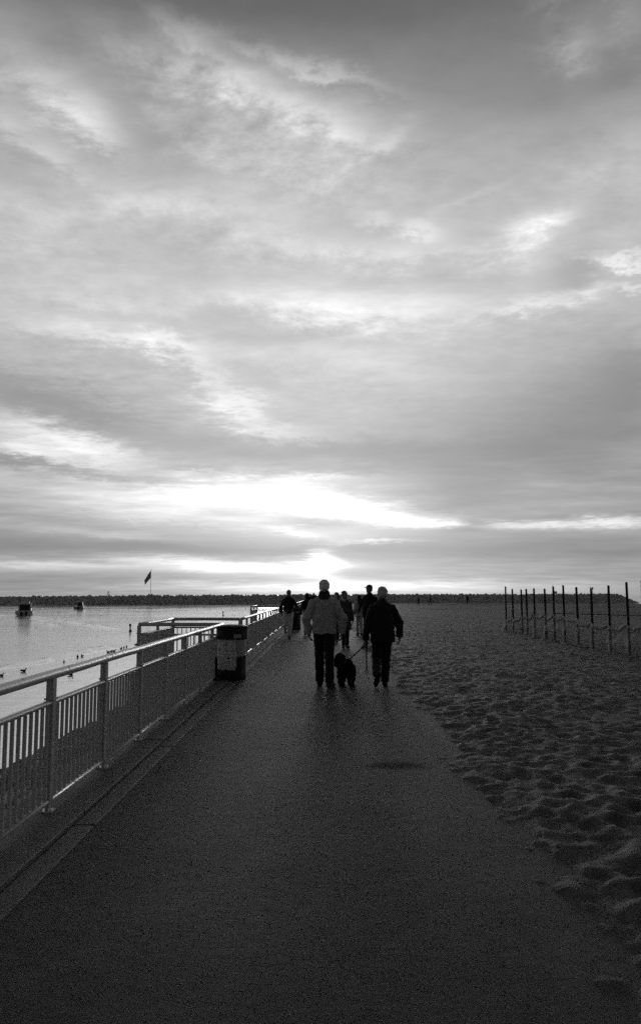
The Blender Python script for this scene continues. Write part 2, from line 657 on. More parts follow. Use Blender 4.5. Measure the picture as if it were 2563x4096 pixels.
def sand_z(X, Y):
    e = 1.42 + .13 * fbm(Y * .55, Y * 0 + 2, 3, 30) + .10 * vnoise(X * 3, Y * 3, 36)
    t = X - e + .16 * fbm(X * 6, Y * 6, 2, 38) * np.exp(-np.abs(X - e) / .5)
    out = sstep(t, -.2, .9)
    Z = -.024 + .06 * sstep(t, -.42, .5) + .010 * fbm(X * 11, Y * 9, 3, 39, .6) * np.exp(-(t / .7) ** 2)
    lump = .011 * fbm(X * 1.3, Y * 1.1, 4, 40, .58) + .010 * fbm(X * 7.5, Y * 5.0, 3, 45, .55)
    far = np.exp(-np.maximum(Y - 5, 0) / 55)
    Z = Z + out * (lump * (.45 + .75 * far) + .03)
    Z = Z + sstep(X, 5, 20) * .22 * fbm(X * .09, Y * .07, 3, 50) * sstep(Y, 8, 20)
    xs_, ys_ = X[0], Y[:, 0]
    for cx, cy in craters:
        if X[0, 0] > cx:
            continue
        r = .065 + .06 * ((cx * 37.1 + cy * 91.7) % 1.0)
        i0, i1 = np.searchsorted(xs_, (cx - 2.2 * r, cx + 2.2 * r))
        j0, j1 = np.searchsorted(ys_, (cy - 2.6 * r, cy + 2.6 * r))
        if i1 <= i0 or j1 <= j0:
            continue
        d = np.hypot((X[j0:j1, i0:i1] - cx) / r, (Y[j0:j1, i0:i1] - cy) / (1.25 * r))
        amp = .15 * r * min(1.0, max(0.0, (cx - 1.30) / .45))
        Z[j0:j1, i0:i1] += amp * (-np.exp(-(d / .75) ** 2) + .42 * np.exp(-((d - 1.15) / .38) ** 2))
    return Z + shore_drop(Y)


xs = np.unique(np.concatenate([np.arange(.95, 4.2, .035), np.arange(4.2, 9.0, .06), np.arange(9.0, 20, .25), [21, 23, 26, 30, 36, 45, 60, 85, 120, 170, 240, 330, 450]]))
ys = [1.5]
while ys[-1] < 60:
    ys.append(ys[-1] + max(.035, .0062 * ys[-1]))
ys = np.unique(np.concatenate([[-60, -30, -15, -8, -4, -2, -1, 0, .5, 1, 1.25], ys, np.arange(61, CREST, 2.5), np.arange(CREST, CREST + 40, 2)]))
link('beach_sand', grid_mesh('beach_sand', xs, ys, sand_z), M['sand'], kind='structure')

# path
ys = np.unique(np.concatenate([[-60, -20], np.arange(-6, 60, .5), np.arange(60, CREST + 36, 4)]))
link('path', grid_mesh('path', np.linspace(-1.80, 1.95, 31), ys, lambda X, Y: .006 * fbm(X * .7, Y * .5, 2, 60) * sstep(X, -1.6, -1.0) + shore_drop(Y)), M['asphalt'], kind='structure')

# edge strip and the kerb the railing stands on, in cast lengths
strip = link('edge_strip', None, kind='structure')
me = MB().box(-1.725, -1.585, 0.01, 2.85, -.1, .014, .006).mesh('strip_slab')
for i in range(-2, 36):
    link('strip_slab', me, M['concrete'], strip, (0, i * 2.86, 0.0))
kerb = link('kerb', None, kind='structure')
me = MB().box(-2.30, -1.745, 0.006, 2.854, -.25, .036, .008).mesh('kerb_slab')
for i in range(-2, 36):
    link('kerb_slab', me, M['concrete'], kerb, (random.uniform(-.004, .004), i * 2.86 + .30, random.uniform(-.003, .003)))

# rock bank from the kerb down into the water
ex = np.linspace(-11, -2.28, 30)
ey = np.unique(np.concatenate([[-60, -30], np.arange(-10, CREST + 36, 2.0)]))
link('embankment', grid_mesh('embankment', ex, ey, lambda X, Y: (X + 2.28) * .49 - .08 + .08 * fbm(X * .8, Y * .8, 3, 70) + shore_drop(Y) * .3), M['rock'], kind='structure')
pos, siz = [], []
for _ in range(2400):
    y = -4 + 90 * random.random() ** 1.3
    x = random.uniform(-7.1, -2.75)
    s = random.uniform(.14, .32)
    if x > -3.4:
        s *= .6
    pos.append((x, y, (x + 2.28) * .49 - .16 - s * .1))
    siz.append(s)
link('bank_rocks', rock_heap('bank_rocks', np.array(pos), siz, 5), M['rock'], label='dark riprap rocks on the bank between railing and water', cat='rocks', kind='stuff')

# breakwater across the harbour mouth
BW = [(-420, 215, .4), (-129, 322, .75), (-93, 335, 1.2), (-27, 367, 1.62), (40, 396, 1.85), (120, 406, 2.0), (160, 409, 2.1)]


def bw_at(t):
    xs_, ys_, zs_ = zip(*BW)
    L = np.concatenate([[0], np.cumsum(np.hypot(np.diff(xs_), np.diff(ys_)))])
    return np.interp(t, L, xs_), np.interp(t, L, ys_), np.interp(t, L, zs_), L[-1]


_, _, _, BWL = bw_at(0)
vs, fs = [], []
N = 160
for i in range(N + 1):
    t = BWL * i / N
    x, y, z, _ = bw_at(t)
    endf = min(1.0, (BWL - t) / 9.0)
    z = WATER_Z - .6 + (z - WATER_Z + .3) * endf
    for o, hz in ((-9, -4), (-2.2, z), (2.2, z), (9, -4)):
        vs.append((x + o * .42, y + o * .9, hz))
for i in range(N):
    for k in range(3):
        a = i * 4 + k
        fs.append((a, a + 1, a + 5, a + 4))
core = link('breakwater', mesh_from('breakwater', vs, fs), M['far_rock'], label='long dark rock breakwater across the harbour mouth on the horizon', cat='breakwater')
pos, siz = [], []
for _ in range(5200):
    t = random.random() * BWL
    x, y, z, _ = bw_at(t)
    endf = min(1.0, (BWL - t) / 11.0 + .05)
    H = (z - WATER_Z) * endf
    u = random.random()
    if u < .3:
        o, hz = random.uniform(-2.4, 2.0), H - random.uniform(.35, .6)
    else:
        q = random.random()
        o, hz = -2.2 - 6.0 * q, H * (1 - q) - .3
    s = random.uniform(.42, .85)
    pos.append((x + o * .42, y + o * .9, WATER_Z + hz))
    siz.append(s)
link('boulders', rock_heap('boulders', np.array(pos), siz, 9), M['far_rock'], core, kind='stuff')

# ---------------------------------------------------------------- railing
RAIL_TOP, RAIL_MID, RAIL_LOW = 1.015, .815, .105
picket_me = MB().box(-.0105, .0105, -.0105, .0105, RAIL_LOW + .018, RAIL_MID - .02).mesh('picket')
post_me = MB().box(-.027, .027, -.034, .034, RAIL_LOW + .004, RAIL_TOP - .02).box(-.034, .034, -.05, .05, RAIL_MID + .02, RAIL_MID + .034).mesh('post')
foot_me = MB().box(-.014, .014, -.022, .022, .01, RAIL_LOW - .01).box(-.045, .045, -.05, .05, .03, .046).box(-.04, -.028, -.04, -.028, .046, .058).box(.028, .04, -.04, -.028, .046, .058).mesh('foot')


def railing(label, runs, single, posts_at=1.43):
    """runs: list of (start xy, end xy); pickets one by one where they can be told apart"""
    root = thing('railing', label, 'railing', (runs[0][0][0], runs[0][0][1], 0))
    ox, oy = runs[0][0]
    mass = MB()
    for (a, b) in runs:
        a, b = Vector((a[0] - ox, a[1] - oy, 0)), Vector((b[0] - ox, b[1] - oy, 0))
        d = b - a
        L = d.length
        d.normalize()
        rz = math.atan2(d.y, d.x) - math.pi / 2
        nseg = max(2, int(L / .7))
        line = lambda z, w=0: [a + d * (L * i / nseg) + Vector((0, 0, z + w * random.uniform(-1, 1))) for i in range(nseg + 1)]
        MB().tube(line(RAIL_TOP, .003), .037, 10).build('top_rail', M['paint'], root, True)
        MB().tube(line(RAIL_MID, .002), .026, 8, flat=.8).build('middle_rail', M['paint'], root, True)
        n = max(1, round(L / 2.86))
        for i in range(n):          # bottom rail comes in bolted lengths
            p, q = a + d * (L * i / n + .006), a + d * (L * (i + 1) / n - .006)
            z = RAIL_LOW + random.uniform(-.006, .006)
            MB().tube([p + Vector((0, 0, z)), q + Vector((0, 0, z))], .024, 8, flat=.8).build('bottom_rail', M['paint'], root, True)
            for s_ in (.05, L / n * .5):
                link('foot', foot_me, M['paint'], root, (p.x + d.x * s_, p.y + d.y * s_, 0), (0, 0, rz))
        np_ = max(1, round(L / posts_at))
        for i in range(np_ + 1):
            p = a + d * (L * i / np_)
            link('post', post_me, M['paint'], root, p, (0, 0, rz + random.uniform(-.02, .02)))
        k = max(2, round(L / .11))
        for i in range(1, k):
            s = L * i / k
            if abs((s / L * np_) - round(s / L * np_)) * L / np_ < .045:
                continue
            p = a + d * s
            if single:
                link('picket', picket_me, M['paint'], root, (p.x, p.y, random.uniform(-.004, .004)), (0, 0, rz))
            else:
                mass.box(p.x - .0105, p.x + .0105, p.y - .0105, p.y + .0105, RAIL_LOW + .018, RAIL_MID - .02)
    if not single:
        mass.build('pickets', M['paint'], root, kind='stuff')
    return root


B1, B2 = (16.0, 19.6), (40.6, 44.2)
BX = -3.66
railing('grey painted steel railing in the left foreground, from the frame edge to the near bin', [((FX, -1.16), (FX, B1[0] - .06))], True)
railing('railing round the nearer lookout platform jutting over the water', [((FX - .03, B1[0]), (BX, B1[0])), ((BX, B1[0] + .05), (BX, B1[1] - .05)), ((BX, B1[1]), (FX - .03, B1[1]))], True)
railing('railing between the two lookout platforms, beside the jogger', [((FX, B1[1] + .06), (FX, B2[0] - .06))], False)
railing('railing round the farther lookout platform left of the jogger', [((FX - .03, B2[0]), (BX, B2[0])), ((BX, B2[0] + .05), (BX, B2[1] - .05)), ((BX, B2[1]), (FX - .03, B2[1]))], False)
railing('far end of the railing, past the second lookout platform', [((FX, B2[1] + .06), (FX, 100))], False)
for (y0, y1) in (B1, B2):
    d = MB().box(BX - .12, -2.305, y0 - .12, y1 + .12, -.22, .033, .01).build('lookout_deck', M['concrete'], kind='structure')
    for x in (BX + .15, BX + .9):
        for y in (y0 + .3, y1 - .3):
            MB().box(x - .12, x + .12, y - .12, y + .12, -2.4, -.221).build('pier', M['concrete'], d)


# ---------------------------------------------------------------- litter drums
def f_wrap(V, p):
    x, y, z = separate(V)
    n = noise(V, 7, 5, .65)
    n2 = noise(V, 22, 4, .6)
    # pale sheet, torn away low down and towards the right
    tear = ramp((n - .5) * .3 + z, .22, .25)
    right = ramp(x + (n - .5) * .12, .10, .13)
    spots = (1.0 - ramp(n2, .60, .63)) * (1.0 - ramp(noise(V, 3.2, 5, .7), .60, .66) * .55)
    pale = tear * (1.0 - right * (1.0 - ramp(z + (n - .5) * .3, .44, .48))) * spots
    shade = ramp(x + (n - .5) * .06, .10, .12)          # the sheet overlaps in a second, greyer print
    return .010 + pale * ((n2 - .5) * .22 + .62) * (1.0 - shade * .45), n2, .3, .004


M['wrap'] = material('drum_wrap', 0, .55, .4, fn=f_wrap)
M['dull'] = material('dull_black', .010, .6, .35, .4, 9)


def drum(label, x, y, wrap, group):
    t = thing('litter_drum', label, 'litter bin', (x, y, 0.0), 0.0, group)
    r = .27
    MB().lathe([(r, .02), (r + .004, .03), (r + .004, .20), (r, .215)], 32, cap=False).build('base_band', M['dull'], t, True)
    MB().lathe([(r - .004, .20), (r - .003, .21), (r - .003, .44), (r - .003, .452), (r + .004, .46), (r + .004, .475), (r - .003, .485), (r - .003, .50), (r - .003, .78), (r - .003, .80)], 40, cap=False).build('body', wrap, t, True)
    lid = MB().lathe([(r + .005, .775), (r + .018, .776), (r + .022, .785), (r + .022, .80), (r + .022, .97), (r + .022, .982), (r + .034, .99), (r + .034, 1.0), (r + .034, 1.012), (r + .025, 1.02), (.20, 1.035), (.10, 1.045), (.001, 1.047)], 40, cap=False).build('lid', M['dull'], t, True)
    MB().add([(r * math.sin(a) * 1.095, -r * math.cos(a) * 1.095, z) for z in (.805, .875) for a in np.linspace(.22, .75, 9)],
             [(i, i + 1, i + 10, i + 9) for i in range(8)]).build('flap', M['steel'], lid)
    MB().box(-.30, -.225, -.335, -.275, 0, .46, .006).build('dark_strip', M['dull'], t)  # dark upright strip at the drum's lower left
    return t


c = at_depth(927, 2600, 15.2)
drum('pale wrapped litter drum with black lid against the near railing', c.x, 15.2, M['wrap'], 'litter drums')
c = at_depth(1178, 2500, 36.0)
drum('all dark litter drum farther along the railing, behind the jogger', c.x, 36.0, M['black'], 'litter drums')

# ---------------------------------------------------------------- stakes and netting on the beach
TOPS = [(279, 218, 290), (330, 240, 352), (404, 247, 424), (452, 240, 476), (528, 235, 548), (617, 240, 640), (700, 218, 728), (783, 208, 820), (909, 222, 940),
        (1044, 233, 1075), (1196, 208, 1220), (1370, 178, 1400), (1503, 162, 1532)]
which = ['first and farthest stake of the row on the sand', 'second stake from the far end of the row', 'third stake from the far end of the row', 'fourth stake from the far end of the row',
         'fifth stake from the far end of the row', 'sixth stake from the far end of the row', 'seventh stake from the far end, middle of the row', 'sixth stake from the right end of the row, taller than its neighbours',
         'fifth stake from the right end of the row', 'fourth stake from the right end of the row', 'third stake from the right end of the row', 'second stake from the right end, tall one',
         'nearest stake of the row, cut by the right edge of the frame']
XL = 7.85
net_line = []
for i, (tx, ty, bx) in enumerate(TOPS):
    fx = lambda v: 1900 + v / 2.2805
    fy = lambda v: 2250 + v / 2.2805
    d = ray(fx(bx), fy(640))
    Y = XL * d.y / d.x
    X = XL + random.uniform(-.04, .04)
    top = at_depth(fx(tx), fy(ty), Y)
    H = top.z
    lean = math.atan2(top.x - X, H) * .35
    t = MB()
    # studded T-section steel stake
    t.box(-.006, .006, -.022, .022, -.25, H).box(-.022, .022, -.005, .005, -.25, H - .004).box(-.028, .028, -.009, -.0055, -.25, H - .008)
    for k in range(int(H / .09)):
        t.box(-.012, .012, .0225, .030, .1 + k * .09, .125 + k * .09)
    o = t.build('fence_stake', M['stake'], loc=(X, Y, 0), rot=(random.uniform(-.015, .015), lean, random.uniform(-.3, .3)), label='thin dark steel ' + which[i] if i in (0, 1, 2, 3, 4, 5, 6, 8, 9, 10) else 'dark steel ' + which[i], cat='stake', group='stakes along the beach')
    o.data.transform(Matrix.Scale(1.25, 4, (1, 0, 0)))
    net_line.append((X, Y))
# one more stake out of frame on either side carries the ends of net and line
for (X, Y, lb) in ((XL, 16.6, 'dark steel stake of the row just beyond the right frame edge'), (15.5, 26.2, 'dark steel stake holding the far end of the rope')):
    MB().box(-.007, .007, -.022, .022, -.25, 1.95).box(-.026, .026, -.006, .006, -.25, 1.945).build('fence_stake', M['stake'], loc=(X, Y, 0), label=lb, cat='stake', group='stakes along the beach')
net_line.append((XL, 16.6))
net_line = [(x - .05, y) for x, y in net_line]
zt = [.60, .62, .78, .82, .88, .92, .93, .90, .86, .80, .80, .84, .82, .80]


def f_net(V, p):
    return (noise(V, 30, 3, .6) - .5) * .10 + .24, None, 0, 0


def net_material(cover):
    m = material('netting', 0, .8, .2, fn=f_net)
    nt = m.node_tree
    E.nt = nt
    p = [n for n in nt.nodes if n.type == 'BSDF_PRINCIPLED'][0]
    out = [n for n in nt.nodes if n.type == 'OUTPUT_MATERIAL'][0]
    tr = nt.nodes.new('ShaderNodeBsdfTransparent')
    mx = nt.nodes.new('ShaderNodeMixShader')
    uv = nt.nodes.new('ShaderNodeTexCoord')
    x, y, z = separate(E(uv.outputs['Object']))
    holes = noise(combine(y * 6.0, z * 9.0, x), 1.0, 3, .6)
    mesh = (E.math('PINGPONG', y, .02) * 50.0).max(E.math('PINGPONG', z, .02) * 50.0)   # 40 mm mesh of threads
    thr = ramp(mesh, .55, .95) * .9 * cover + ramp(holes, .45, .75) * .22 * cover
    nt.links.new(thr.clamp().s, mx.inputs[0])
    nt.links.new(tr.outputs[0], mx.inputs[1])
    nt.links.new(p.outputs[0], mx.inputs[2])
    nt.links.new(mx.outputs[0], out.inputs['Surface'])
    return m


M['net'] = net_material(.85)
M['hem'] = material('net_hem', .30, .8, .2, .3, 8)
root = thing('sand_netting', 'sagging pale netting strung along the stakes on the beach', 'netting', (XL, net_line[-1][1], 0))
top_pts, bot_pts = [], []
for i in range(len(net_line) - 1):
    (x0, y0), (x1, y1) = net_line[i], net_line[i + 1]
    sag = random.uniform(.05, .15) * min(1.5, abs(y1 - y0))
    for k in range(8):
        u = k / 8
        s = 4 * u * (1 - u)
        z = zt[i] * (1 - u) + zt[i + 1] * u - sag * s + random.uniform(-.012, .012)
        top_pts.append((x0 + (x1 - x0) * u - XL + .05 * math.sin(u * 9 + i) * s, y0 + (y1 - y0) * u - net_line[-1][1], z))
        bot_pts.append((x0 + (x1 - x0) * u - XL - .22 * s + random.uniform(-.02, .02) - .02, y0 + (y1 - y0) * u - net_line[-1][1], .09 + .05 * random.random() - .05 * s))
top_pts.append((net_line[-1][0] - XL, 0, zt[-1]))
bot_pts.append((net_line[-1][0] - XL, 0, .1))
vs, fs = [], []
NR = 10
for t_, b_ in zip(top_pts, bot_pts):
    t_, b_ = Vector(t_), Vector(b_)
    ph = random.uniform(0, 6)
    for k in range(NR):
        u = k / (NR - 1)
        p = t_.lerp(b_, u)
        p.x += .07 * math.sin(u * 7 + ph * .3) * u * (1 - u) * 3
        vs.append(p)
for i in range(len(top_pts) - 1):
    for k in range(NR - 1):
        a = i * NR + k
        fs.append((a, a + 1, a + NR + 1, a + NR))
link('net', mesh_from('net', vs, fs, True), M['net'], root)
MB().tube([Vector(p) + Vector((-.01, 0, .0)) for p in top_pts], [.014 + .022 * random.random() for _ in top_pts], 7, flat=1.7).build('rolled_top', M['hem'], root, True)
MB().tube([Vector(p) + Vector((-.01, 0, .0)) for p in bot_pts], [.012 + .016 * random.random() for _ in bot_pts], 7).build('bottom_hem', M['hem'], root, True)
a, b = Vector((XL, net_line[6][1], .98)), Vector((15.5, 26.2, .86))
MB().tube([a.lerp(b, i / 12) - Vector((0, 0, .10 * (i / 12) * (1 - i / 12))) for i in range(13)], .013, 6).build('rope', M['stake'], label='dark rope stretched level across the sand behind the stakes', cat='rope')

# ---------------------------------------------------------------- on the breakwater
def bw_top(px):
    """point on the breakwater's crest under a photo column"""
    best = None
    for i in range(2000):
        x, y, z, _ = bw_at(BWL * i / 2000)
        d = ray(px, 2380)
        e = abs(x / y - d.x / d.y)
        if best is None or e < best[0]:
            best = (e, x, y, z)
    return best[1:]


def f_flag(V, p):
    n = E.nt.nodes.new('ShaderNodeUVMap')
    u, v, _ = separate(E(n.outputs[0]))
    stripe = E.math('GREATER_THAN', E.math('PINGPONG', v * 6.5, .5), .25)
    stripe = E.math('MODULO', E.math('FLOOR', v * 13.0), 2.0)
    canton = E.math('LESS_THAN', u, .40) * E.math('GREATER_THAN', v, 6 / 13)
    su = E.math('PINGPONG', u * 15.0, .5) - .25
    sv = E.math('PINGPONG', (v - 6 / 13) * 16.7, .5) - .25
    star = E.math('LESS_THAN', su * su + sv * sv, .03)
    v_ = (stripe * .42 + .10) * (1.0 - canton) + canton * (.012 + star * .5)
    return v_, None, 0, 0


x, y, z = bw_top(603)
M['flag'] = material('flag_cloth', 0, .8, .2, fn=f_flag)
pole_h = at_depth(603, 2279, y).z - z
plat = thing('flagpole', 'tall flagpole on a small block on the breakwater', 'flagpole', (x, y, z))
MB().box(-.95, .95, -.95, .95, -.6, .45, .05).box(-.85, -.45, -.5, .5, .45, .8).box(.35, .85, -.5, .5, .45, .78).build('plinth', M['far_rock'], plat)
MB().tube([(0, 0, .4), (0, 0, pole_h * .5), (0, 0, pole_h)], [.10, .075, .05], 8).build('pole', M['steel'], plat)
MB().lathe([(.001, pole_h + .22), (.1, pole_h + .12), (.1, pole_h + .05), (.03, pole_h)], 10).build('finial', M['steel'], plat)
vs, fs, uvs = [], [], []
NU, NV = 24, 14
for i in range(NU):
    u = i / (NU - 1)
    for j in range(NV):
        v = j / (NV - 1)
        h = v * 3.3 * (1 - .38 * u)
        wave = .22 * math.sin(u * 9 + v * 1.2) * u
        vs.append((-.08 - 2.75 * u + .25 * u * (1 - v), wave + .3 * u * math.sin(v * 3), -3.45 + h - 3.05 * u ** 1.05))
        uvs.append((u, v))
for i in range(NU - 1):
    for j in range(NV - 1):
        a = i * NV + j
        fs.append((a, a + NV, a + NV + 1, a + 1))
me = mesh_from('flag', vs, fs, True)
ul = me.uv_layers.new(name='UVMap')
for lp in me.loops:
    ul.data[lp.index].uv = uvs[lp.vertex_index]
link('flag', me, M['flag'], loc=(x, y, z + pole_h - .1), label='striped flag with dark canton drooping from the flagpole', cat='flag')

x, y, z = bw_top(433)
t = thing('beacon_tower', 'small pointed lattice beacon on the breakwater left of the flag', 'beacon', (x, y, z))
lm = MB()
for sx in (-1, 1):
    for sy in (-1, 1):
        lm.tube([(sx * .75, sy * .75, -.6), (sx * .12, sy * .12, 1.7)], .07, 5)
for h in (.1, .7, 1.25):
    w = .75 - (h + .6) / 2.3 * .63
    for s in (-1, 1):
        lm.tube([(-w, s * w, h), (w, s * w, h)], .05, 4).tube([(s * w, -w, h), (s * w, w, h)], .05, 4)
lm.build('lattice', M['steel'], t)
MB().lathe([(.2, 1.68), (.2, 1.8), (.1, 1.85), (.1, 2.1), (.001, 2.2)], 8).build('lantern', M['steel'], t)

x, y, z = bw_top(2369)
t = thing('beacon_pole', 'thin light pole near the right end of the breakwater', 'beacon', (x, y, z))
MB().lathe([(.45, -.5), (.45, .3), (.12, .35), (.10, 3.2), (.001, 3.25)], 10).build('pole', M['stake'], t)
MB().box(-.4, .4, -.05, .05, 2.5, 3.3).build('day_board', M['stake'], t)
MB().lathe([(.16, 3.2), (.2, 3.3), (.2, 3.55), (.001, 3.75)], 8).build('lantern', M['stake'], t)
x, y, z = bw_top(2218)
bm = rock_heap('boulder', np.array([(0, 0, .5), (.5, .1, .9), (-.3, 0, 1.2)]), [.85, .7, .6], 3)
link('tall_boulder', bm, M['far_rock'], loc=(x, y, z), label='tall boulder heap standing up from the breakwater behind the stakes', cat='boulder')


# ---------------------------------------------------------------- boats
def loft(sections, closed=True):
    """sections: list of rings with equal counts"""
    n = len(sections[0])
    vs = [p for s in sections for p in s]
    fs = []
    for i in range(len(sections) - 1):
        for k in range(n if closed else n - 1):
            j = (k + 1) % n
            fs.append((i * n + k, i * n + j, (i + 1) * n + j, (i + 1) * n + k))
    fs.append(tuple(range(n)))
    fs.append(tuple(range(len(sections) * n - 1, (len(sections) - 1) * n - 1, -1)))
    return vs, fs


def hull_mesh(L, W, H):
    secs = []
    for u in np.linspace(0, 1, 12):
        w = W / 2 * (1 - max(0, (u - .45) / .55) ** 2.2 * .97)
        top = H * (1 + .35 * u * u)
        keel = -.35 * (1 - max(0, (u - .6) / .4) ** 2 * .6)
        y = L * (u - .25)
        secs.append([(-w, y, top), (-w * .98, y, top * .35), (-w * .82, y, .05), (0, y, keel), (w * .82, y, .05), (w * .98, y, top * .35), (w, y, top), (w * .9, y, top - .02), (0, y, top - .12), (-w * .9, y, top - .02)])
    vs, fs = loft(secs)
    return mesh_from('hull', vs, fs)


# cruiser motoring away
t = thing('motor_cruiser', 'cabin cruiser motoring away on the harbour water, trailing a wake', 'boat', (BOAT1.x, BOAT1.y, WATER_Z), .28)
link('hull', hull_mesh(8.5, 3.3, .95), M['hull'], t)
cab = MB()
v, f = loft([[(-1.25, -.3, .9), (1.25, -.3, .9), (1.05, -.15, 2.35), (-1.05, -.15, 2.35)], [(-1.25, 2.4, .95), (1.25, 2.4, .95), (.95, 1.8, 2.35), (-.95, 1.8, 2.35)]])
cab.add(v, f).build('cabin', M['hull'], t)
MB().box(-.95, .95, -.345, -.30, 1.05, 2.15).build('companionway', M['glass'], t)
for s in (-1, 1):
    MB().add([(s * 1.215, .1, 1.45), (s * 1.205, 1.75, 1.45), (s * 1.10, 1.6, 2.1), (s * 1.12, .1, 2.1)], [(0, 1, 2, 3)]).build('window', M['glass'], t)
MB().box(-1.25, 1.25, -1.1, 2.0, 2.36, 2.44, .03).build('hardtop', M['hull'], t)
for s in (-1, 1):
    MB().tube([(s * 1.15, -1.0, .9), (s * 1.15, -1.0, 2.36)], .035, 6).build('hardtop_post', M['steel'], t)
MB().box(-.8, .8, .2, 1.4, 2.45, 2.8, .05).build('flybridge', M['hull'], t)
rl = MB().tube([(1.2, -1.0, 2.44), (1.2, -1.0, 3.05), (.6, -1.0, 3.1)], .03, 6).tube([(1.2, -1.0, 2.44), (.9, .2, 2.9)], .03, 6)
rl.build('rail', M['steel'], t)
for s in (-.45, .45):
    MB().box(s - .2, s + .2, -2.65, -2.2, -.2, .85, .05).build('outboard_engine', M['black'], t)
MB().tube([(.6, .5, 2.8), (.6, .5, 4.0)], .02, 5).build('aerial', M['steel'], t)

# small cabin boat
t = thing('cabin_boat', 'small low cabin boat lying off the breakwater, left of the flag', 'boat', (BOAT2.x, BOAT2.y, WATER_Z), .1)
link('hull', hull_mesh(6.5, 2.75, .85), M['steel'], t)
v, f = loft([[(-.85, .2, .8), (.85, .2, .8), (.7, .3, 2.05), (-.7, .3, 2.05)], [(-.85, 2.0, .85), (.85, 2.0, .85), (.65, 1.6, 2.05), (-.65, 1.6, 2.05)]])
MB().add(v, f).build('wheelhouse', M['hull'], t)
MB().box(-.6, .6, .17, .205, 1.0, 1.9).build('door', M['glass'], t)
MB().box(-.85, .85, .0, 1.8, 2.06, 2.12, .02).build('roof', M['hull'], t)
MB().box(-.2, .2, -2.1, -1.65, -.2, .8, .04).build('outboard_engine', M['black'], t)

# buoys
for (px, py, hpx, lb) in ((522, 2525, 30, 'dark post buoy standing in the water near the lookout platform'), (893, 2462, 17, 'small dark buoy farther out, right of the other buoy')):
    p = on_plane(px, py, WATER_Z)
    h = hpx * p.y / FPX
    MB().lathe([(.001, -.4), (h * .20, -.3), (h * .20, .12 * h), (h * .09, .2 * h), (h * .09, .62 * h), (h * .15, .66 * h), (h * .15, .96 * h), (.001, h)], 12).build('buoy', M['black'], None, True, loc=p, rot=(.04, -.03, 0), label=lb, cat='buoy', group='buoys in the channel')

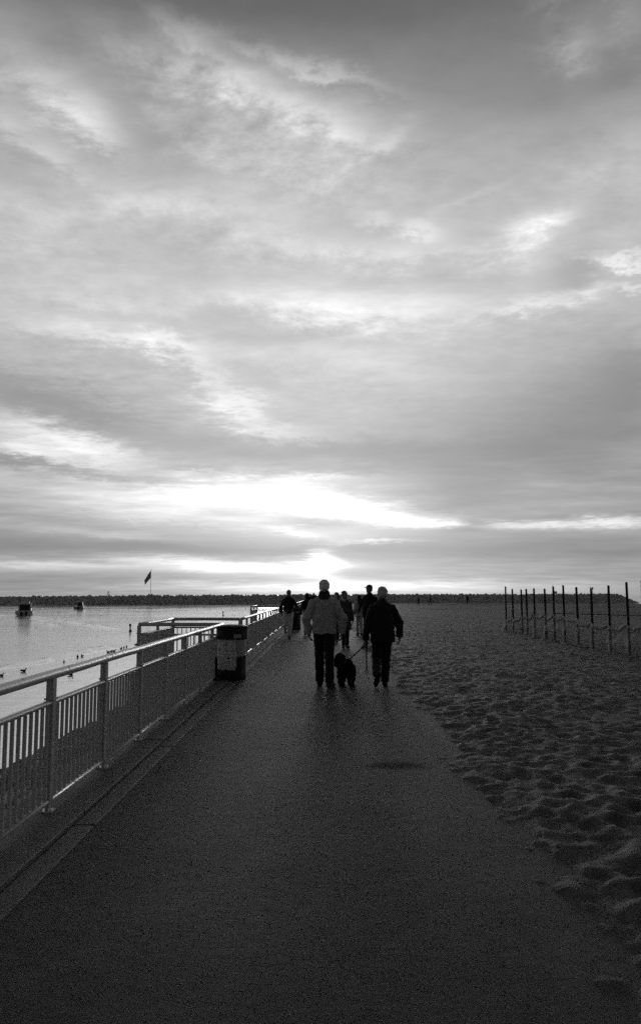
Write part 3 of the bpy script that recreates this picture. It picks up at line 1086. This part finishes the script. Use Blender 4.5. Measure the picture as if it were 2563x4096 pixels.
# ---------------------------------------------------------------- bodies: smooth distance fields turned into one continuous surface
class Vox:
    def __init__(self, lo, hi, h):
        self.lo = np.array(lo, dtype=np.float32)
        self.h = h
        n = np.ceil((np.array(hi) - self.lo) / h).astype(int) + 1
        self.ax = [self.lo[i] + h * np.arange(n[i], dtype=np.float32) for i in range(3)]
        self.F = np.full(n, 1.0, dtype=np.float32)

    def win(self, lo, hi):
        sl = []
        for i in range(3):
            a, b = np.searchsorted(self.ax[i], (lo[i], hi[i]))
            sl.append(slice(max(a - 1, 0), min(b + 1, len(self.ax[i]))))
        g = [self.ax[0][sl[0]][:, None, None], self.ax[1][sl[1]][None, :, None], self.ax[2][sl[2]][None, None, :]]
        return tuple(sl), g

    def merge(self, sl, d, k):
        a = self.F[sl]
        if k <= 0:
            self.F[sl] = np.minimum(a, d)
        else:
            h = np.clip(.5 + .5 * (a - d) / k, 0, 1)
            self.F[sl] = a * (1 - h) + d * h - k * h * (1 - h)

    def cap(self, a, b, ra, rb=None, k=.02, sc=(1, 1, 1), carve=False):
        rb = ra if rb is None else rb
        sc = np.array(sc, dtype=np.float32)
        a, b = np.array(a, dtype=np.float32), np.array(b, dtype=np.float32)
        m = max(ra, rb) + k + 2 * self.h
        sl, g = self.win(np.minimum(a, b) - m / sc, np.maximum(a, b) + m / sc)
        A, B = a * sc, b * sc
        ba = B - A
        p = [g[i] * sc[i] - A[i] for i in range(3)]
        L2 = float(ba @ ba) + 1e-12
        t = np.clip((p[0] * ba[0] + p[1] * ba[1] + p[2] * ba[2]) / L2, 0, 1)
        d = np.sqrt(sum((p[i] - ba[i] * t) ** 2 for i in range(3))) - (ra + (rb - ra) * t)
        if carve:
            self.F[sl] = np.maximum(self.F[sl], -d)
        else:
            self.merge(sl, d, k)
        return self

    def ell(self, c, r, k=.02, carve=False):
        c, r = np.array(c), np.array(r)
        m = r + k + 2 * self.h
        sl, g = self.win(c - m, c + m)
        d = (np.sqrt(sum(((g[i] - c[i]) / r[i]) ** 2 for i in range(3))) - 1) * float(r.min())
        if carve:
            self.F[sl] = np.maximum(self.F[sl], -d)
        else:
            self.merge(sl, d, k)
        return self

    def clip(self, n, d):
        """keep where n.p > d"""
        q = self.ax[0][:, None, None] * n[0] + self.ax[1][None, :, None] * n[1] + self.ax[2][None, None, :] * n[2] - d
        self.F = np.maximum(self.F, -q)
        return self

    def ripple(self, amp, freq, seed=0, n=5, stretch=(1, 1, 1)):
        r = np.random.default_rng(seed)
        X, Y, Z = self.ax[0][:, None, None], self.ax[1][None, :, None], self.ax[2][None, None, :]
        near = np.abs(self.F) < .12
        q = np.zeros_like(self.F)
        for i in range(n):
            d = r.normal(size=3) * np.array(stretch)
            d = d / np.linalg.norm(d) * freq * r.uniform(.6, 1.7)
            q += np.sin(X * d[0] + Y * d[1] + Z * d[2] + r.uniform(0, 6.28) + 1.6 * np.sin(X * d[2] * .7 - Z * d[1] * .6 + Y * d[0] * .5 + i))
        self.F += np.where(near, amp * q / n ** .5, 0).astype(np.float32)
        return self

    def mesh(self, name):
        F = self.F
        inn = F < 0
        nx, ny, nz = F.shape
        cnt = np.zeros((nx - 1, ny - 1, nz - 1), dtype=np.int8)
        corners = [(i, j, k) for i in (0, 1) for j in (0, 1) for k in (0, 1)]
        for (i, j, k) in corners:
            cnt += inn[i:nx - 1 + i, j:ny - 1 + j, k:nz - 1 + k]
        act = np.argwhere((cnt > 0) & (cnt < 8))
        ids = np.full(cnt.shape, -1, dtype=np.int32)
        ids[act[:, 0], act[:, 1], act[:, 2]] = np.arange(len(act))
        pos = np.zeros((len(act), 3)); num = np.zeros(len(act))
        for c0 in corners:
            for a in range(3):
                if c0[a] == 0:
                    c1 = list(c0); c1[a] = 1
                    f0 = F[act[:, 0] + c0[0], act[:, 1] + c0[1], act[:, 2] + c0[2]]
                    f1 = F[act[:, 0] + c1[0], act[:, 1] + c1[1], act[:, 2] + c1[2]]
                    x = (f0 < 0) != (f1 < 0)
                    t = np.where(x, f0 / np.where(x, f0 - f1, 1), 0)
                    p = np.repeat(np.array([c0], dtype=float), len(act), 0)
                    p[:, a] += t
                    pos += p * x[:, None]
                    num += x
        v = self.lo + (act + pos / num[:, None]) * self.h
        faces = []
        for a in range(3):
            b, c = (a + 1) % 3, (a + 2) % 3
            s0 = [slice(None)] * 3; s1 = [slice(None)] * 3
            s0[a], s1[a] = slice(0, -1), slice(1, None)
            ch = inn[tuple(s0)] != inn[tuple(s1)]
            e = np.argwhere(ch)
            ok = (e[:, b] > 0) & (e[:, c] > 0) & (e[:, b] < F.shape[b] - 1) & (e[:, c] < F.shape[c] - 1)
            e = e[ok]
            q = []
            for (db, dc) in ((-1, -1), (0, -1), (0, 0), (-1, 0)):
                w = e.copy(); w[:, b] += db; w[:, c] += dc
                q.append(ids[w[:, 0], w[:, 1], w[:, 2]])
            q = np.stack(q, -1)
            flip = ~inn[e[:, 0], e[:, 1], e[:, 2]]
            q[flip] = q[flip][:, ::-1]
            faces.append(q)
        f = np.concatenate(faces)
        f = f[(f >= 0).all(1)]
        return mesh_from(name, v, f, True)


def ik(a, b, l1, l2, bend):
    a, b, bend = Vector(a), Vector(b), Vector(bend)
    d = b - a
    L = d.length
    if L > (l1 + l2) * .999:
        l1, l2 = l1 * L / (l1 + l2) * 1.002, l2 * L / (l1 + l2) * 1.002
    x = (l1 * l1 - l2 * l2 + L * L) / (2 * L)
    h = math.sqrt(max(0, l1 * l1 - x * x))
    u = d.normalized()
    n = (bend - u * bend.dot(u)).normalized()
    return a + u * x + n * h


CLOTH = {}


def cloth(val, rough=.85):
    k = round(val, 4)
    if k not in CLOTH:
        CLOTH[k] = material('cloth_%d' % len(CLOTH), val, rough, .25, .35, 22, .5, 160, sheen=.45)
    return CLOTH[k]


def person(label, loc, rot=0.0, H=1.8, ankles=None, toes=None, wrists=None, elbow_out=.35, coat=None, pants=None, hair=None, hat=None, look=0.0,
           build=1.0, vox=.008, group='people on the path', skin=None, shoe=.012, collar=None, seed=1):
    """stands at loc facing +y (turned by rot); coordinates are for a 1.8 m figure"""
    s = H / 1.8
    P = lambda p: tuple(c * s for c in p)
    ankles = ankles or [(-.09, .16, .09), (.09, -.16, .09)]
    toes = toes or [(-.15, .98, 0), (.15, .98, 0)]
    wrists = wrists or [(-.25, .06, .90), (.25, -.02, .90)]
    hips = [(-.083 * build, 0, .93), (.083 * build, 0, .93)]
    shs = [(-.168 * build, 0, 1.405), (.168 * build, 0, 1.405)]
    knees = [tuple(ik(hips[i], ankles[i], .43, .42, (0.0, 1, .15))) for i in (0, 1)]
    elbs = [tuple(ik(shs[i], wrists[i], .285, .26, ((-1, 1)[i] * elbow_out, -1, -.1))) for i in (0, 1)]
    allp = [*ankles, *knees, *wrists, *elbs, *shs]
    lo = [min(p[0] for p in allp) - .20, min(p[1] for p in allp) - .26, -.02]
    hi = [max(p[0] for p in allp) + .20, max(p[1] for p in allp) + .30, 1.86]
    lo[1], hi[1] = min(lo[1], -.24), max(hi[1], .24)
    rot3 = lambda p, a=look: (p[0] * math.cos(a) + p[1] * math.sin(a), -p[0] * math.sin(a) + p[1] * math.cos(a), p[2])
    # ---- body
    g = Vox(P(lo), P(hi), vox)
    C = lambda a, b, ra, rb=None, k=.02, **kw: g.cap(P(a), P(b), ra * s, (rb if rb is not None else ra) * s, k * s, **kw)
    C((0, 0, .98), (0, .0, 1.15), .15 * build, .135 * build, .04, sc=(1, 1.45, 1))
    C((0, 0, 1.15), (0, 0, 1.33), .130 * build, .140 * build, .03, sc=(1, 1.5, 1))
    C((-.14 * build, 0, 1.405), (.14 * build, 0, 1.405), .05, .05, .03)
    C((0, -.01, 1.46), (0, .015, 1.60), .056, .052, .03)
    for i in (0, 1):
        C(hips[i], knees[i], .088 * build, .055, .03)
        C(knees[i], ankles[i], .055, .036, .02)
        C(shs[i], elbs[i], .046, .04, .02)
        C(elbs[i], wrists[i], .040, .026, .015)
        # foot inside the shoe
        t = Vector(toes[i]).normalized()
        a = Vector(ankles[i])
        C(tuple(a - t * .03 + Vector((0, 0, -.03))), tuple(a + t * .13 + Vector((0, 0, -.05))), .036, .028, .02)
        # hand: palm, four curled fingers, thumb
        w, e = Vector(wrists[i]), Vector(elbs[i])
        d = (w - e).normalized()
        nrm = Vector(((1, -1)[i], 0, 0))
        nrm = (nrm - d * nrm.dot(d)).normalized()
        sd = d.cross(nrm) * (1, -1)[i]
        if sd.y < 0:
            sd = -sd
        for f in range(4):
            o = (f - 1.5)
            ln = (.80, .95, 1.0, .88)[3 - f]
            kn = w + d * (.085 - .004 * abs(o)) + sd * (o * .0195)
            C(tuple(w + sd * (o * .011)), tuple(kn), .015, .012, .012)
            m1 = kn + (d * .93 + nrm * .36) * (.036 * ln)
            m2 = m1 + (d * .70 + nrm * .72) * (.026 * ln)
            m3 = m2 + (d * .35 + nrm * .93) * (.020 * ln)
            C(tuple(kn), tuple(m1), .0105, .0098, .004)
            C(tuple(m1), tuple(m2), .0098, .009, .003)
            C(tuple(m2), tuple(m3), .009, .008, .003)
        th = w + d * .022 + sd * .022
        t1 = th + (d * .62 + sd * .70 + nrm * .3) * .045
        t2 = t1 + (d * .90 + sd * .22 + nrm * .4) * .034
        C(tuple(th), tuple(t1), .0145, .012, .010)
        C(tuple(t1), tuple(t2), .0115, .009, .003)
    # head
    El = lambda c, r, k=.02, **kw: g.ell(P(rot3(c)), P(r), k * s, **kw)
    El((0, .005, 1.705), (.076, .094, .096), .03)
    El((0, .035, 1.645), (.060, .068, .070), .03)
    El((0, .075, 1.605), (.028, .024, .022), .025)
    C(rot3((0, .095, 1.70)), rot3((0, .116, 1.665)), .009, .015, .012)
    C(rot3((-.045, .082, 1.718)), rot3((.045, .082, 1.718)), .013, .013, .014)
    for sx in (-1, 1):
        El((sx * .032, .104, 1.697), (.017, .014, .011), carve=True)
        El((sx * .031, .088, 1.697), (.0135, .0135, .012), .003)
        El((sx * .079, .0, 1.683), (.011, .020, .032), .008)
    C(rot3((-.022, .106, 1.627)), rot3((.022, .106, 1.627)), .0035, .0035, carve=True)
    body = link('person', g.mesh('person_body'), M['skin'] if skin is None else cloth(skin, .5), loc=loc, rot=(0, 0, rot), label=label, cat='person', group=group)

    # ---- trousers
    pants = pants or {}
    g = Vox(P((lo[0], lo[1], 0)), P((hi[0], hi[1], 1.12)), vox)
    pr = pants.get('r', (.098, .076, .066))
    C((0, 0, 1.02), (0, 0, .97), .155 * build, .165 * build, .02, sc=(1, 1.4, 1))
    for i in (0, 1):
        h = hips[i]
        C((h[0], h[1], h[2] + .02), knees[i], pr[0] * build, pr[1], .025)
        k_, a_ = Vector(knees[i]), Vector(ankles[i])
        end = k_.lerp(a_, pants.get('len', .97))
        C(knees[i], tuple(end), pr[1], pr[2], .02)
    g.ripple(.0045 * s, 42 / s, seed, 4, (1, 1, 1.6))
    for i in (0, 1):     # open the cuffs square to the shin
        k_, a_ = Vector(knees[i]) * s, Vector(ankles[i]) * s
        u = (a_ - k_).normalized()
        c_ = k_ + (a_ - k_) * pants.get('len', .97)
        m = .16 * s
        sl, q = g.win(c_ - Vector((m, m, m)), c_ + Vector((m, m, m)))
        g.F[sl] = np.maximum(g.F[sl], (q[0] - c_.x) * u.x + (q[1] - c_.y) * u.y + (q[2] - c_.z) * u.z - .02 * s)
    link('trousers', g.mesh('trousers'), cloth(pants.get('val', .02)), body)

    # ---- shoes
    for i in (0, 1):
        a, t = Vector(ankles[i]), Vector(toes[i]).normalized()
        up = (Vector((0, 0, 1)) - t * t.z)
        up = up.normalized() if up.length > .05 else Vector((0, -1, 0))
        heel, ball, toe = a - t * .045 - up * .043, a + t * .10 - up * .052, a + t * .185 - up * .056
        pts = [heel, toe, a]
        g = Vox(P([min(p[j] for p in pts) - .11 for j in range(3)]), P([max(p[j] for p in pts) + .11 for j in range(3)]), min(vox, .008))
        C(tuple(heel), tuple(ball), .044, .047, .02)
        C(tuple(ball), tuple(toe), .047, .036, .02)
        C(tuple(a - up * .03), tuple(a + up * .0), .048, .046, .03)
        g.clip(tuple(up), (a - up * .088).dot(up) * s)
        link('shoe', g.mesh('shoe'), cloth(shoe, .5), body)

    # ---- coat
    coat = coat or {}
    hem = coat.get('hem', .90)
    w = coat.get('w', .20) * build
    g = Vox(P((lo[0], lo[1], hem - .06)), P((hi[0], hi[1], 1.62)), vox)
    fl = coat.get('flare', 1.0)
    C((0, .0, hem - .12), (0, .0, 1.15), w * fl, w * .98, .03, sc=(1, 1.42, 1))
    C((0, .0, 1.15), (0, -.01, 1.33), w * .98, w * .86, .04, sc=(1, 1.42, 1))
    for sx in (-1, 1):
        C((sx * .05, -.01, 1.475), (sx * .165 * build, -.005, 1.405), .070, .068, .04)
    C((0, -.01, 1.44), (0, .0, 1.545), .095, .072, .04)
    ar = coat.get('arm', (.070, .062, .054))
    for i in (0, 1):
        e_, w_ = Vector(elbs[i]), Vector(wrists[i])
        C(shs[i], elbs[i], ar[0], ar[1], .016)
        C(elbs[i], tuple(e_.lerp(w_, coat.get('sleeve', .97))), ar[1], ar[2], .012)
    g.ripple(coat.get('fold', .006) * s, 26 / s, seed + 3, 5, (1.2, 1, 1))
    g.ripple(.0025 * s, 80 / s, seed + 4, 4)
    for i in (0, 1):
        e_, w_ = Vector(elbs[i]) * s, Vector(wrists[i]) * s
        u = (w_ - e_).normalized()
        c_ = e_ + (w_ - e_) * coat.get('sleeve', .97)
        m = .11 * s
        sl, q = g.win(c_ - Vector((m, m, m)), c_ + Vector((m, m, m)))
        ax = (q[0] - c_.x) * u.x + (q[1] - c_.y) * u.y + (q[2] - c_.z) * u.z
        r2 = (q[0] - c_.x) ** 2 + (q[1] - c_.y) ** 2 + (q[2] - c_.z) ** 2
        g.F[sl] = np.where(r2 < (m * .95) ** 2, np.maximum(g.F[sl], ax - .015 * s), g.F[sl])
    wav = hem * s + .008 * np.sin(g.ax[0] * 31)[:, None, None]
    g.F = np.maximum(g.F, wav - g.ax[2][None, None, :]) if not coat.get('arms_below', True) else np.where(
        (np.abs(g.ax[0])[:, None, None] < (w * fl + .012) * s) & (np.abs(g.ax[1])[None, :, None] < .25 * s), np.maximum(g.F, wav - g.ax[2][None, None, :]), g.F)
    link('jacket', g.mesh('jacket'), cloth(coat.get('val', .02)), body)
    if collar is not None:
        g = Vox(P((-.2, -.17, 1.40)), P((.2, .17, 1.64)), vox)
        C((0, -.015, 1.46), (0, -.008, 1.555), .128, .098, .02, sc=(1, 1.2, 1))
        C((0, .0, 1.40), (0, .0, 1.63), .060, .070, carve=True)
        g.clip((0, 0, 1), 1.47 * s)
        g.ripple(.003, 40, seed + 8)
        link('collar', g.mesh('collar'), cloth(collar), body)

    # ---- hair or hat
    hair = hair or {}
    hm = cloth(hair.get('val', .02), .7)
    g = Vox(P((-.19, -.22, 1.30)), P((.19, .22, 1.87)), min(vox, .008))
    El = lambda c, r, k=.02, **kw: g.ell(P(rot3(c)), P(r), k * s, **kw)
    El((0, -.012, 1.722), (.089, .098, .092), .02)
    El((0, -.030, 1.665), (.078, .078, .062), .03)
    if hair.get('kind') == 'long':
        C(rot3((0, -.05, 1.70)), rot3((0, -.075, 1.44)), .085, .075, .04, sc=(1, 1.25, 1))
    if hair.get('kind') == 'bun':
        El((0, -.10, 1.76), (.045, .045, .045), .02)
    # face and neck stay free
    g.ell(P(rot3((0, .125, 1.66))), P((.085, .085, .105)), carve=True)
    for sx in (-1, 1):
        g.ell(P(rot3((sx * .09, .005, 1.675))), P((.022, .03, .035)), carve=True)
    g.ripple(.005 * s, 75 / s, seed + 6, 5)
    g.ripple(.002 * s, 190 / s, seed + 7, 4)
    link('hair', g.mesh('hair'), hm, body)
    if hat is not None:
        g = Vox(P((-.2, -.22, 1.60)), P((.2, .30, 1.88)), min(vox, .008))
        El((0, -.005, 1.735), (.098, .112, .088), .01)
        g.clip((0, 0, 1), 1.725 * s)
        if hat.get('brim'):
            C(rot3((-.045, .10, 1.735)), rot3((.045, .10, 1.735)), .055, .055, .01, sc=(1, .72, 4.5))
        g.ripple(.002, 60, seed + 9)
        link('hat' if not hat.get('brim') else 'cap', g.mesh('hat'), cloth(hat.get('val', .02)), body)
    return body


def flip(pts):
    """mirror left/right for someone walking towards the camera"""
    return [(-pts[1][0], pts[1][1], pts[1][2]), (-pts[0][0], pts[0][1], pts[0][2])]


def ground_at(zx, zy):
    """point on the ground from the close survey of the walkers"""
    return on_plane(1050 + zx / 2.52, 2250 + zy / 2.52)


# the two men with the dog
A = ground_at(622, 1256)
person('man in pale jacket with dark collar and grey hair, walking away, left of the dog', A, 0.0, 1.86,
       ankles=[(-.075, .13, .09), (.085, -.12, .09)], toes=[(-.05, 1, 0), (.38, .92, 0)],
       wrists=[(-.265, .03, .905), (.295, .0, .905)], elbow_out=1.6, build=1.06,
       coat=dict(val=.38, hem=.895, w=.196, arm=(.078, .072, .062), fold=.007), pants=dict(val=.012, r=(.098, .080, .074)), hair=dict(val=.75), collar=.03, vox=.0065, seed=3)
Bp = ground_at(1212, 1250)
B_W = [(-.315, .0, .845), (.315, .02, .90)]
person('grey-haired man in dark jacket holding the leash, walking away, right of the dog', Bp, 0.0, 1.74,
       ankles=[(-.125, -.24, .235), (.04, .05, .09)], toes=[(-.25, .38, -.88), (.12, 1, 0)],
       wrists=B_W, elbow_out=1.3, build=1.08, look=-.15,
       coat=dict(val=.012, hem=.80, w=.212, arm=(.080, .074, .066), flare=1.03, fold=.007), pants=dict(val=.010, r=(.100, .084, .078)), hair=dict(val=.5), vox=.0065, seed=5)

# the jogger coming this way
p = ground_at(262, 768)
person('jogger in dark top and pale trousers running towards the camera beside the railing', p, math.pi, 1.78,
       ankles=flip([(-.14, -.34, .40), (.03, .06, .09)]), toes=flip([(0, .55, -.85), (.1, 1, 0)]),
       wrists=flip([(-.27, .20, .96), (.20, .26, 1.08)]), elbow_out=1.0, coat=dict(val=.014, hem=.93, w=.19), pants=dict(val=.62, r=(.115, .092, .072), len=.93),
       hair=dict(val=.03), vox=.01, seed=7)
# woman walking away behind the first man
p = ground_at(447, 735)
person('woman in dark coat walking away beyond the jogger, left of the pale jacket', p, 0.1, 1.67,
       ankles=[(-.07, -.14, .10), (.07, .15, .09)], wrists=[(-.27, .0, .90), (.24, .05, .9)], build=.92,
       coat=dict(val=.012, hem=.84, w=.185, flare=1.05), pants=dict(val=.012), hair=dict(val=.02, kind='long'), vox=.011, seed=9)
# woman in parka coming this way
p = ground_at(828, 862)
person('woman in dark knee-length parka walking towards the camera right behind the first man', p, math.pi + .15, 1.72,
       ankles=flip([(-.06, .10, .09), (.09, -.10, .09)]), wrists=flip([(-.22, .04, .88), (.24, .06, .86)]), build=.98, look=-.5,
       coat=dict(val=.055, hem=.56, w=.205, flare=1.12), pants=dict(val=.012, r=(.085, .066, .058)), hair=dict(val=.05, kind='bun'), collar=.4, vox=.01, seed=11)
p = ground_at(742, 800)
person('person with pale face and dark coat half hidden between first man and parka', p, math.pi - .3, 1.68,
       coat=dict(val=.05, hem=.80, w=.19), pants=dict(val=.02), hair=dict(val=.06, kind='long'), vox=.012, build=.92, look=.6, skin=.45, seed=13)
p = ground_at(975, 738)
person('woman in pale grey clothes with long dark hair walking away near the capped man', p, 0.05, 1.60,
       ankles=[(-.06, .12, .09), (.08, -.12, .10)], wrists=[(-.20, .10, .95), (.2, .1, .95)], build=.88,
       coat=dict(val=.42, hem=.88, w=.185), pants=dict(val=.40, r=(.088, .07, .062)), hair=dict(val=.012, kind='long'), vox=.011, seed=15)
p = ground_at(1078, 858)
person('tall man in dark jacket and peaked cap behind the leash holder', p, math.pi - .35, 1.90,
       ankles=flip([(-.09, .12, .09), (.09, -.14, .09)]), wrists=flip([(-.30, .12, 1.06), (.24, .04, .95)]), build=1.02, look=.5,
       coat=dict(val=.014, hem=.86, w=.205), pants=dict(val=.012), hair=dict(val=.03), hat=dict(val=.05, brim=True), vox=.011, seed=17)
for i, (zx, Y, H, lb) in enumerate(((515, 78, 1.80, 'tiny far figure on the path just left of the pale jacket'), (487, 92, 1.70, 'tiny farther figure by the end of the railing'))):
    q = at_depth(1050 + zx / 2.52, 2400, Y)
    person(lb, (q.x, Y, 0), 0.0, H, coat=dict(val=.02), pants=dict(val=.02), vox=.02, seed=20 + i)
for i, (px, Y, H, lb) in enumerate(((1673, 133, 1.2, 'shortest tiny dark figure far off at the water line, leftmost of three'), (1720, 134, 1.5, 'tiny dark figure far off at the water line, middle of three'),
                                    (1868, 135, 1.6, 'tiny dark figure far off at the water line, rightmost of three'))):
    q = at_depth(px, 2400, Y)
    person(lb, (q.x, Y, 0.02), 1.2 * i, H, coat=dict(val=.03), pants=dict(val=.03), vox=.022, seed=30 + i, group='figures at the water line')

# ---------------------------------------------------------------- dog
DG = ground_at(835, 1238)
g = Vox((-.34, -.45, 0), (.30, .62, .62), .007)
g.cap((.035, -.20, .29), (.0, .18, .29), .118, .125, .04)
g.ell((.035, -.24, .30), (.105, .10, .125), .05)
g.ell((.0, .20, .27), (.11, .11, .14), .05)
g.cap((-.02, .24, .34), (-.075, .33, .415), .085, .075, .04)
g.ell((-.085, .36, .425), (.085, .088, .078), .03)
g.ell((-.09, .35, .475), (.06, .06, .04), .03)
g.cap((-.125, .40, .40), (-.205, .45, .375), .048, .036, .02)
g.cap((-.155, .32, .44), (-.165, .30, .33), .030, .040, .012)
g.cap((-.02, .40, .44), (-.005, .40, .33), .028, .036, .012)
for (hx, hy, kx, ky, fx, fy, front) in ((.095, -.22, .105, -.14, .105, -.30, 0), (-.035, -.20, -.05, -.11, -.055, -.20, 0), (.065, .20, .07, .19, .075, .12, 1), (-.075, .22, -.085, .22, -.085, .30, 1)):
    if not front:
        hk = (fx, fy - .035, .135)
        g.cap((hx, hy, .25), (kx, ky, .21), .072, .055, .03)
        g.cap((kx, ky, .21), hk, .052, .040, .02)
        g.cap(hk, (fx, fy, .035), .040, .036, .015)
    else:
        g.cap((hx, hy, .25), (kx, ky, .15), .058, .044, .03)
        g.cap((kx, ky, .15), (fx, fy, .035), .043, .036, .015)
    g.cap((fx, fy, .03), (fx, fy + .04, .028), .038, .032, .015)
g.cap((.04, -.31, .37), (.05, -.36, .44), .03, .04, .02)
g.ripple(.010, 60, 2, 6)
g.ripple(.006, 150, 3, 6)
g.clip((0, 0, 1), 0.0)
M['fur'] = material('black_fur', .008, .9, .12, .5, 40, .8, 200)
dog_me = g.mesh('dog')
dog_me.transform(Matrix.Diagonal((1.06, 1.0, 1.03, 1)))
dog = link('dog', dog_me, M['fur'], loc=DG, rot=(0, 0, 0), label='black curly-coated dog on a leash trotting away between the two men', cat='dog')
V0, F0 = icosphere(1)
link('nose', mesh_from('nose', V0 * .014 + np.array((-.257, .468, .392)), F0, True), M['black'], dog)
link('collar', MB().tube([(-.035 + .10 * math.cos(a), .262 + .06 * math.sin(a), .375 + .075 * math.sin(a + .9) * .6) for a in np.linspace(0, 2 * math.pi, 20)], .012, 6).mesh('collar', True), M['black'], dog)

# leash from the dog's collar through the man's hand, its loop hanging free
s = 1.74 / 1.8
hand = Bp + Vector((B_W[0][0] * s + .012, B_W[0][1] * s + .02, (B_W[0][2] - .085) * s))
att = DG + Vector((.06, .22, .425))
lm = MB()
n = 16
lm.tube([att.lerp(hand, i / n) - Vector((0, 0, .006 * math.sin(math.pi * i / n))) for i in range(n + 1)], .017, 6, flat=.7)
drop = hand + Vector((.01, -.01, -.45))
lm.tube([hand, hand + Vector((.012, -.015, -.02)), hand.lerp(drop, .35) + Vector((.004, 0, 0)), hand.lerp(drop, .7), drop], .014, 6, flat=.55)
lm.tube([drop + Vector((.020 * math.sin(a), 0, -.035 + .035 * math.cos(a))) for a in np.linspace(0, 2 * math.pi, 14)], .008, 6)
lm.build('dog_leash', M['black'], None, True, label='black strap leash from dog to hand, spare end hanging down', cat='leash')

# ---------------------------------------------------------------- birds on the water
g = Vox((-.16, -.28, -.08), (.16, .30, .30), .014)
g.cap((0, -.12, .06), (0, .08, .05), .055, .078, .03)
g.cap((0, -.12, .07), (0, -.22, .10), .05, .015, .03)
g.cap((0, .11, .08), (0, .15, .18), .042, .028, .02)
g.ell((0, .165, .20), (.034, .045, .034), .015)
bird_me = g.mesh('bird')
bird_me.materials.append(M['feather'])
beak_me = MB().tube([(0, .20, .198), (0, .235, .192), (0, .26, .182)], [.014, .010, .003], 6).mesh('beak', True)
beak_me.materials.append(M['steel'])
wing_me = mesh_from('wing', np.concatenate([V0 * np.array((.016, .15, .045)) + np.array((sx * .07, -.06, .085)) for sx in (1,)]), F0, True)
wing_me.materials.append(M['black'])
BIRDS = [(14, 1090, 'bird on the water at the left frame edge above the top rail'), (205, 1050, 'lone upright bird on the water near the left edge'), (555, 972, 'bird on the water below the middle of the swell line'),
         (612, 1082, 'lone bird nearest the railing, between its second and third post'), (672, 928, 'left bird of the close pair under the breaking swell'), (712, 922, 'right bird of the close pair under the breaking swell'),
         (938, 887, 'left bird of the three just above the top rail'), (962, 884, 'middle bird of the three just above the top rail'), (985, 879, 'right bird of the three just above the top rail'),
         (1048, 855, 'first bird of the cluster left of the lookout platform'), (1072, 850, 'second bird of the cluster left of the lookout platform'), (1094, 842, 'third bird of the cluster left of the lookout platform'),
         (1175, 820, 'left bird of the pair beside the lookout platform corner'), (1192, 815, 'right bird of the pair beside the lookout platform corner')]
for i, (zx, zy, lb) in enumerate(BIRDS):
    q = on_plane(zx / 2.16, 2200 + zy / 2.16, WATER_Z)
    b = link('bird', bird_me, None, loc=(q.x, q.y, WATER_Z + .01), rot=(0, 0, random.uniform(0, 6.28)), label=lb, cat='bird', group='birds on the water')
    k = random.uniform(.62, .85)
    b.scale = (k, k, k)
    link('beak', beak_me, None, b)
    link('wing', wing_me, None, b)
    w2 = link('wing', wing_me, None, b)
    w2.scale = (-1, 1, 1)
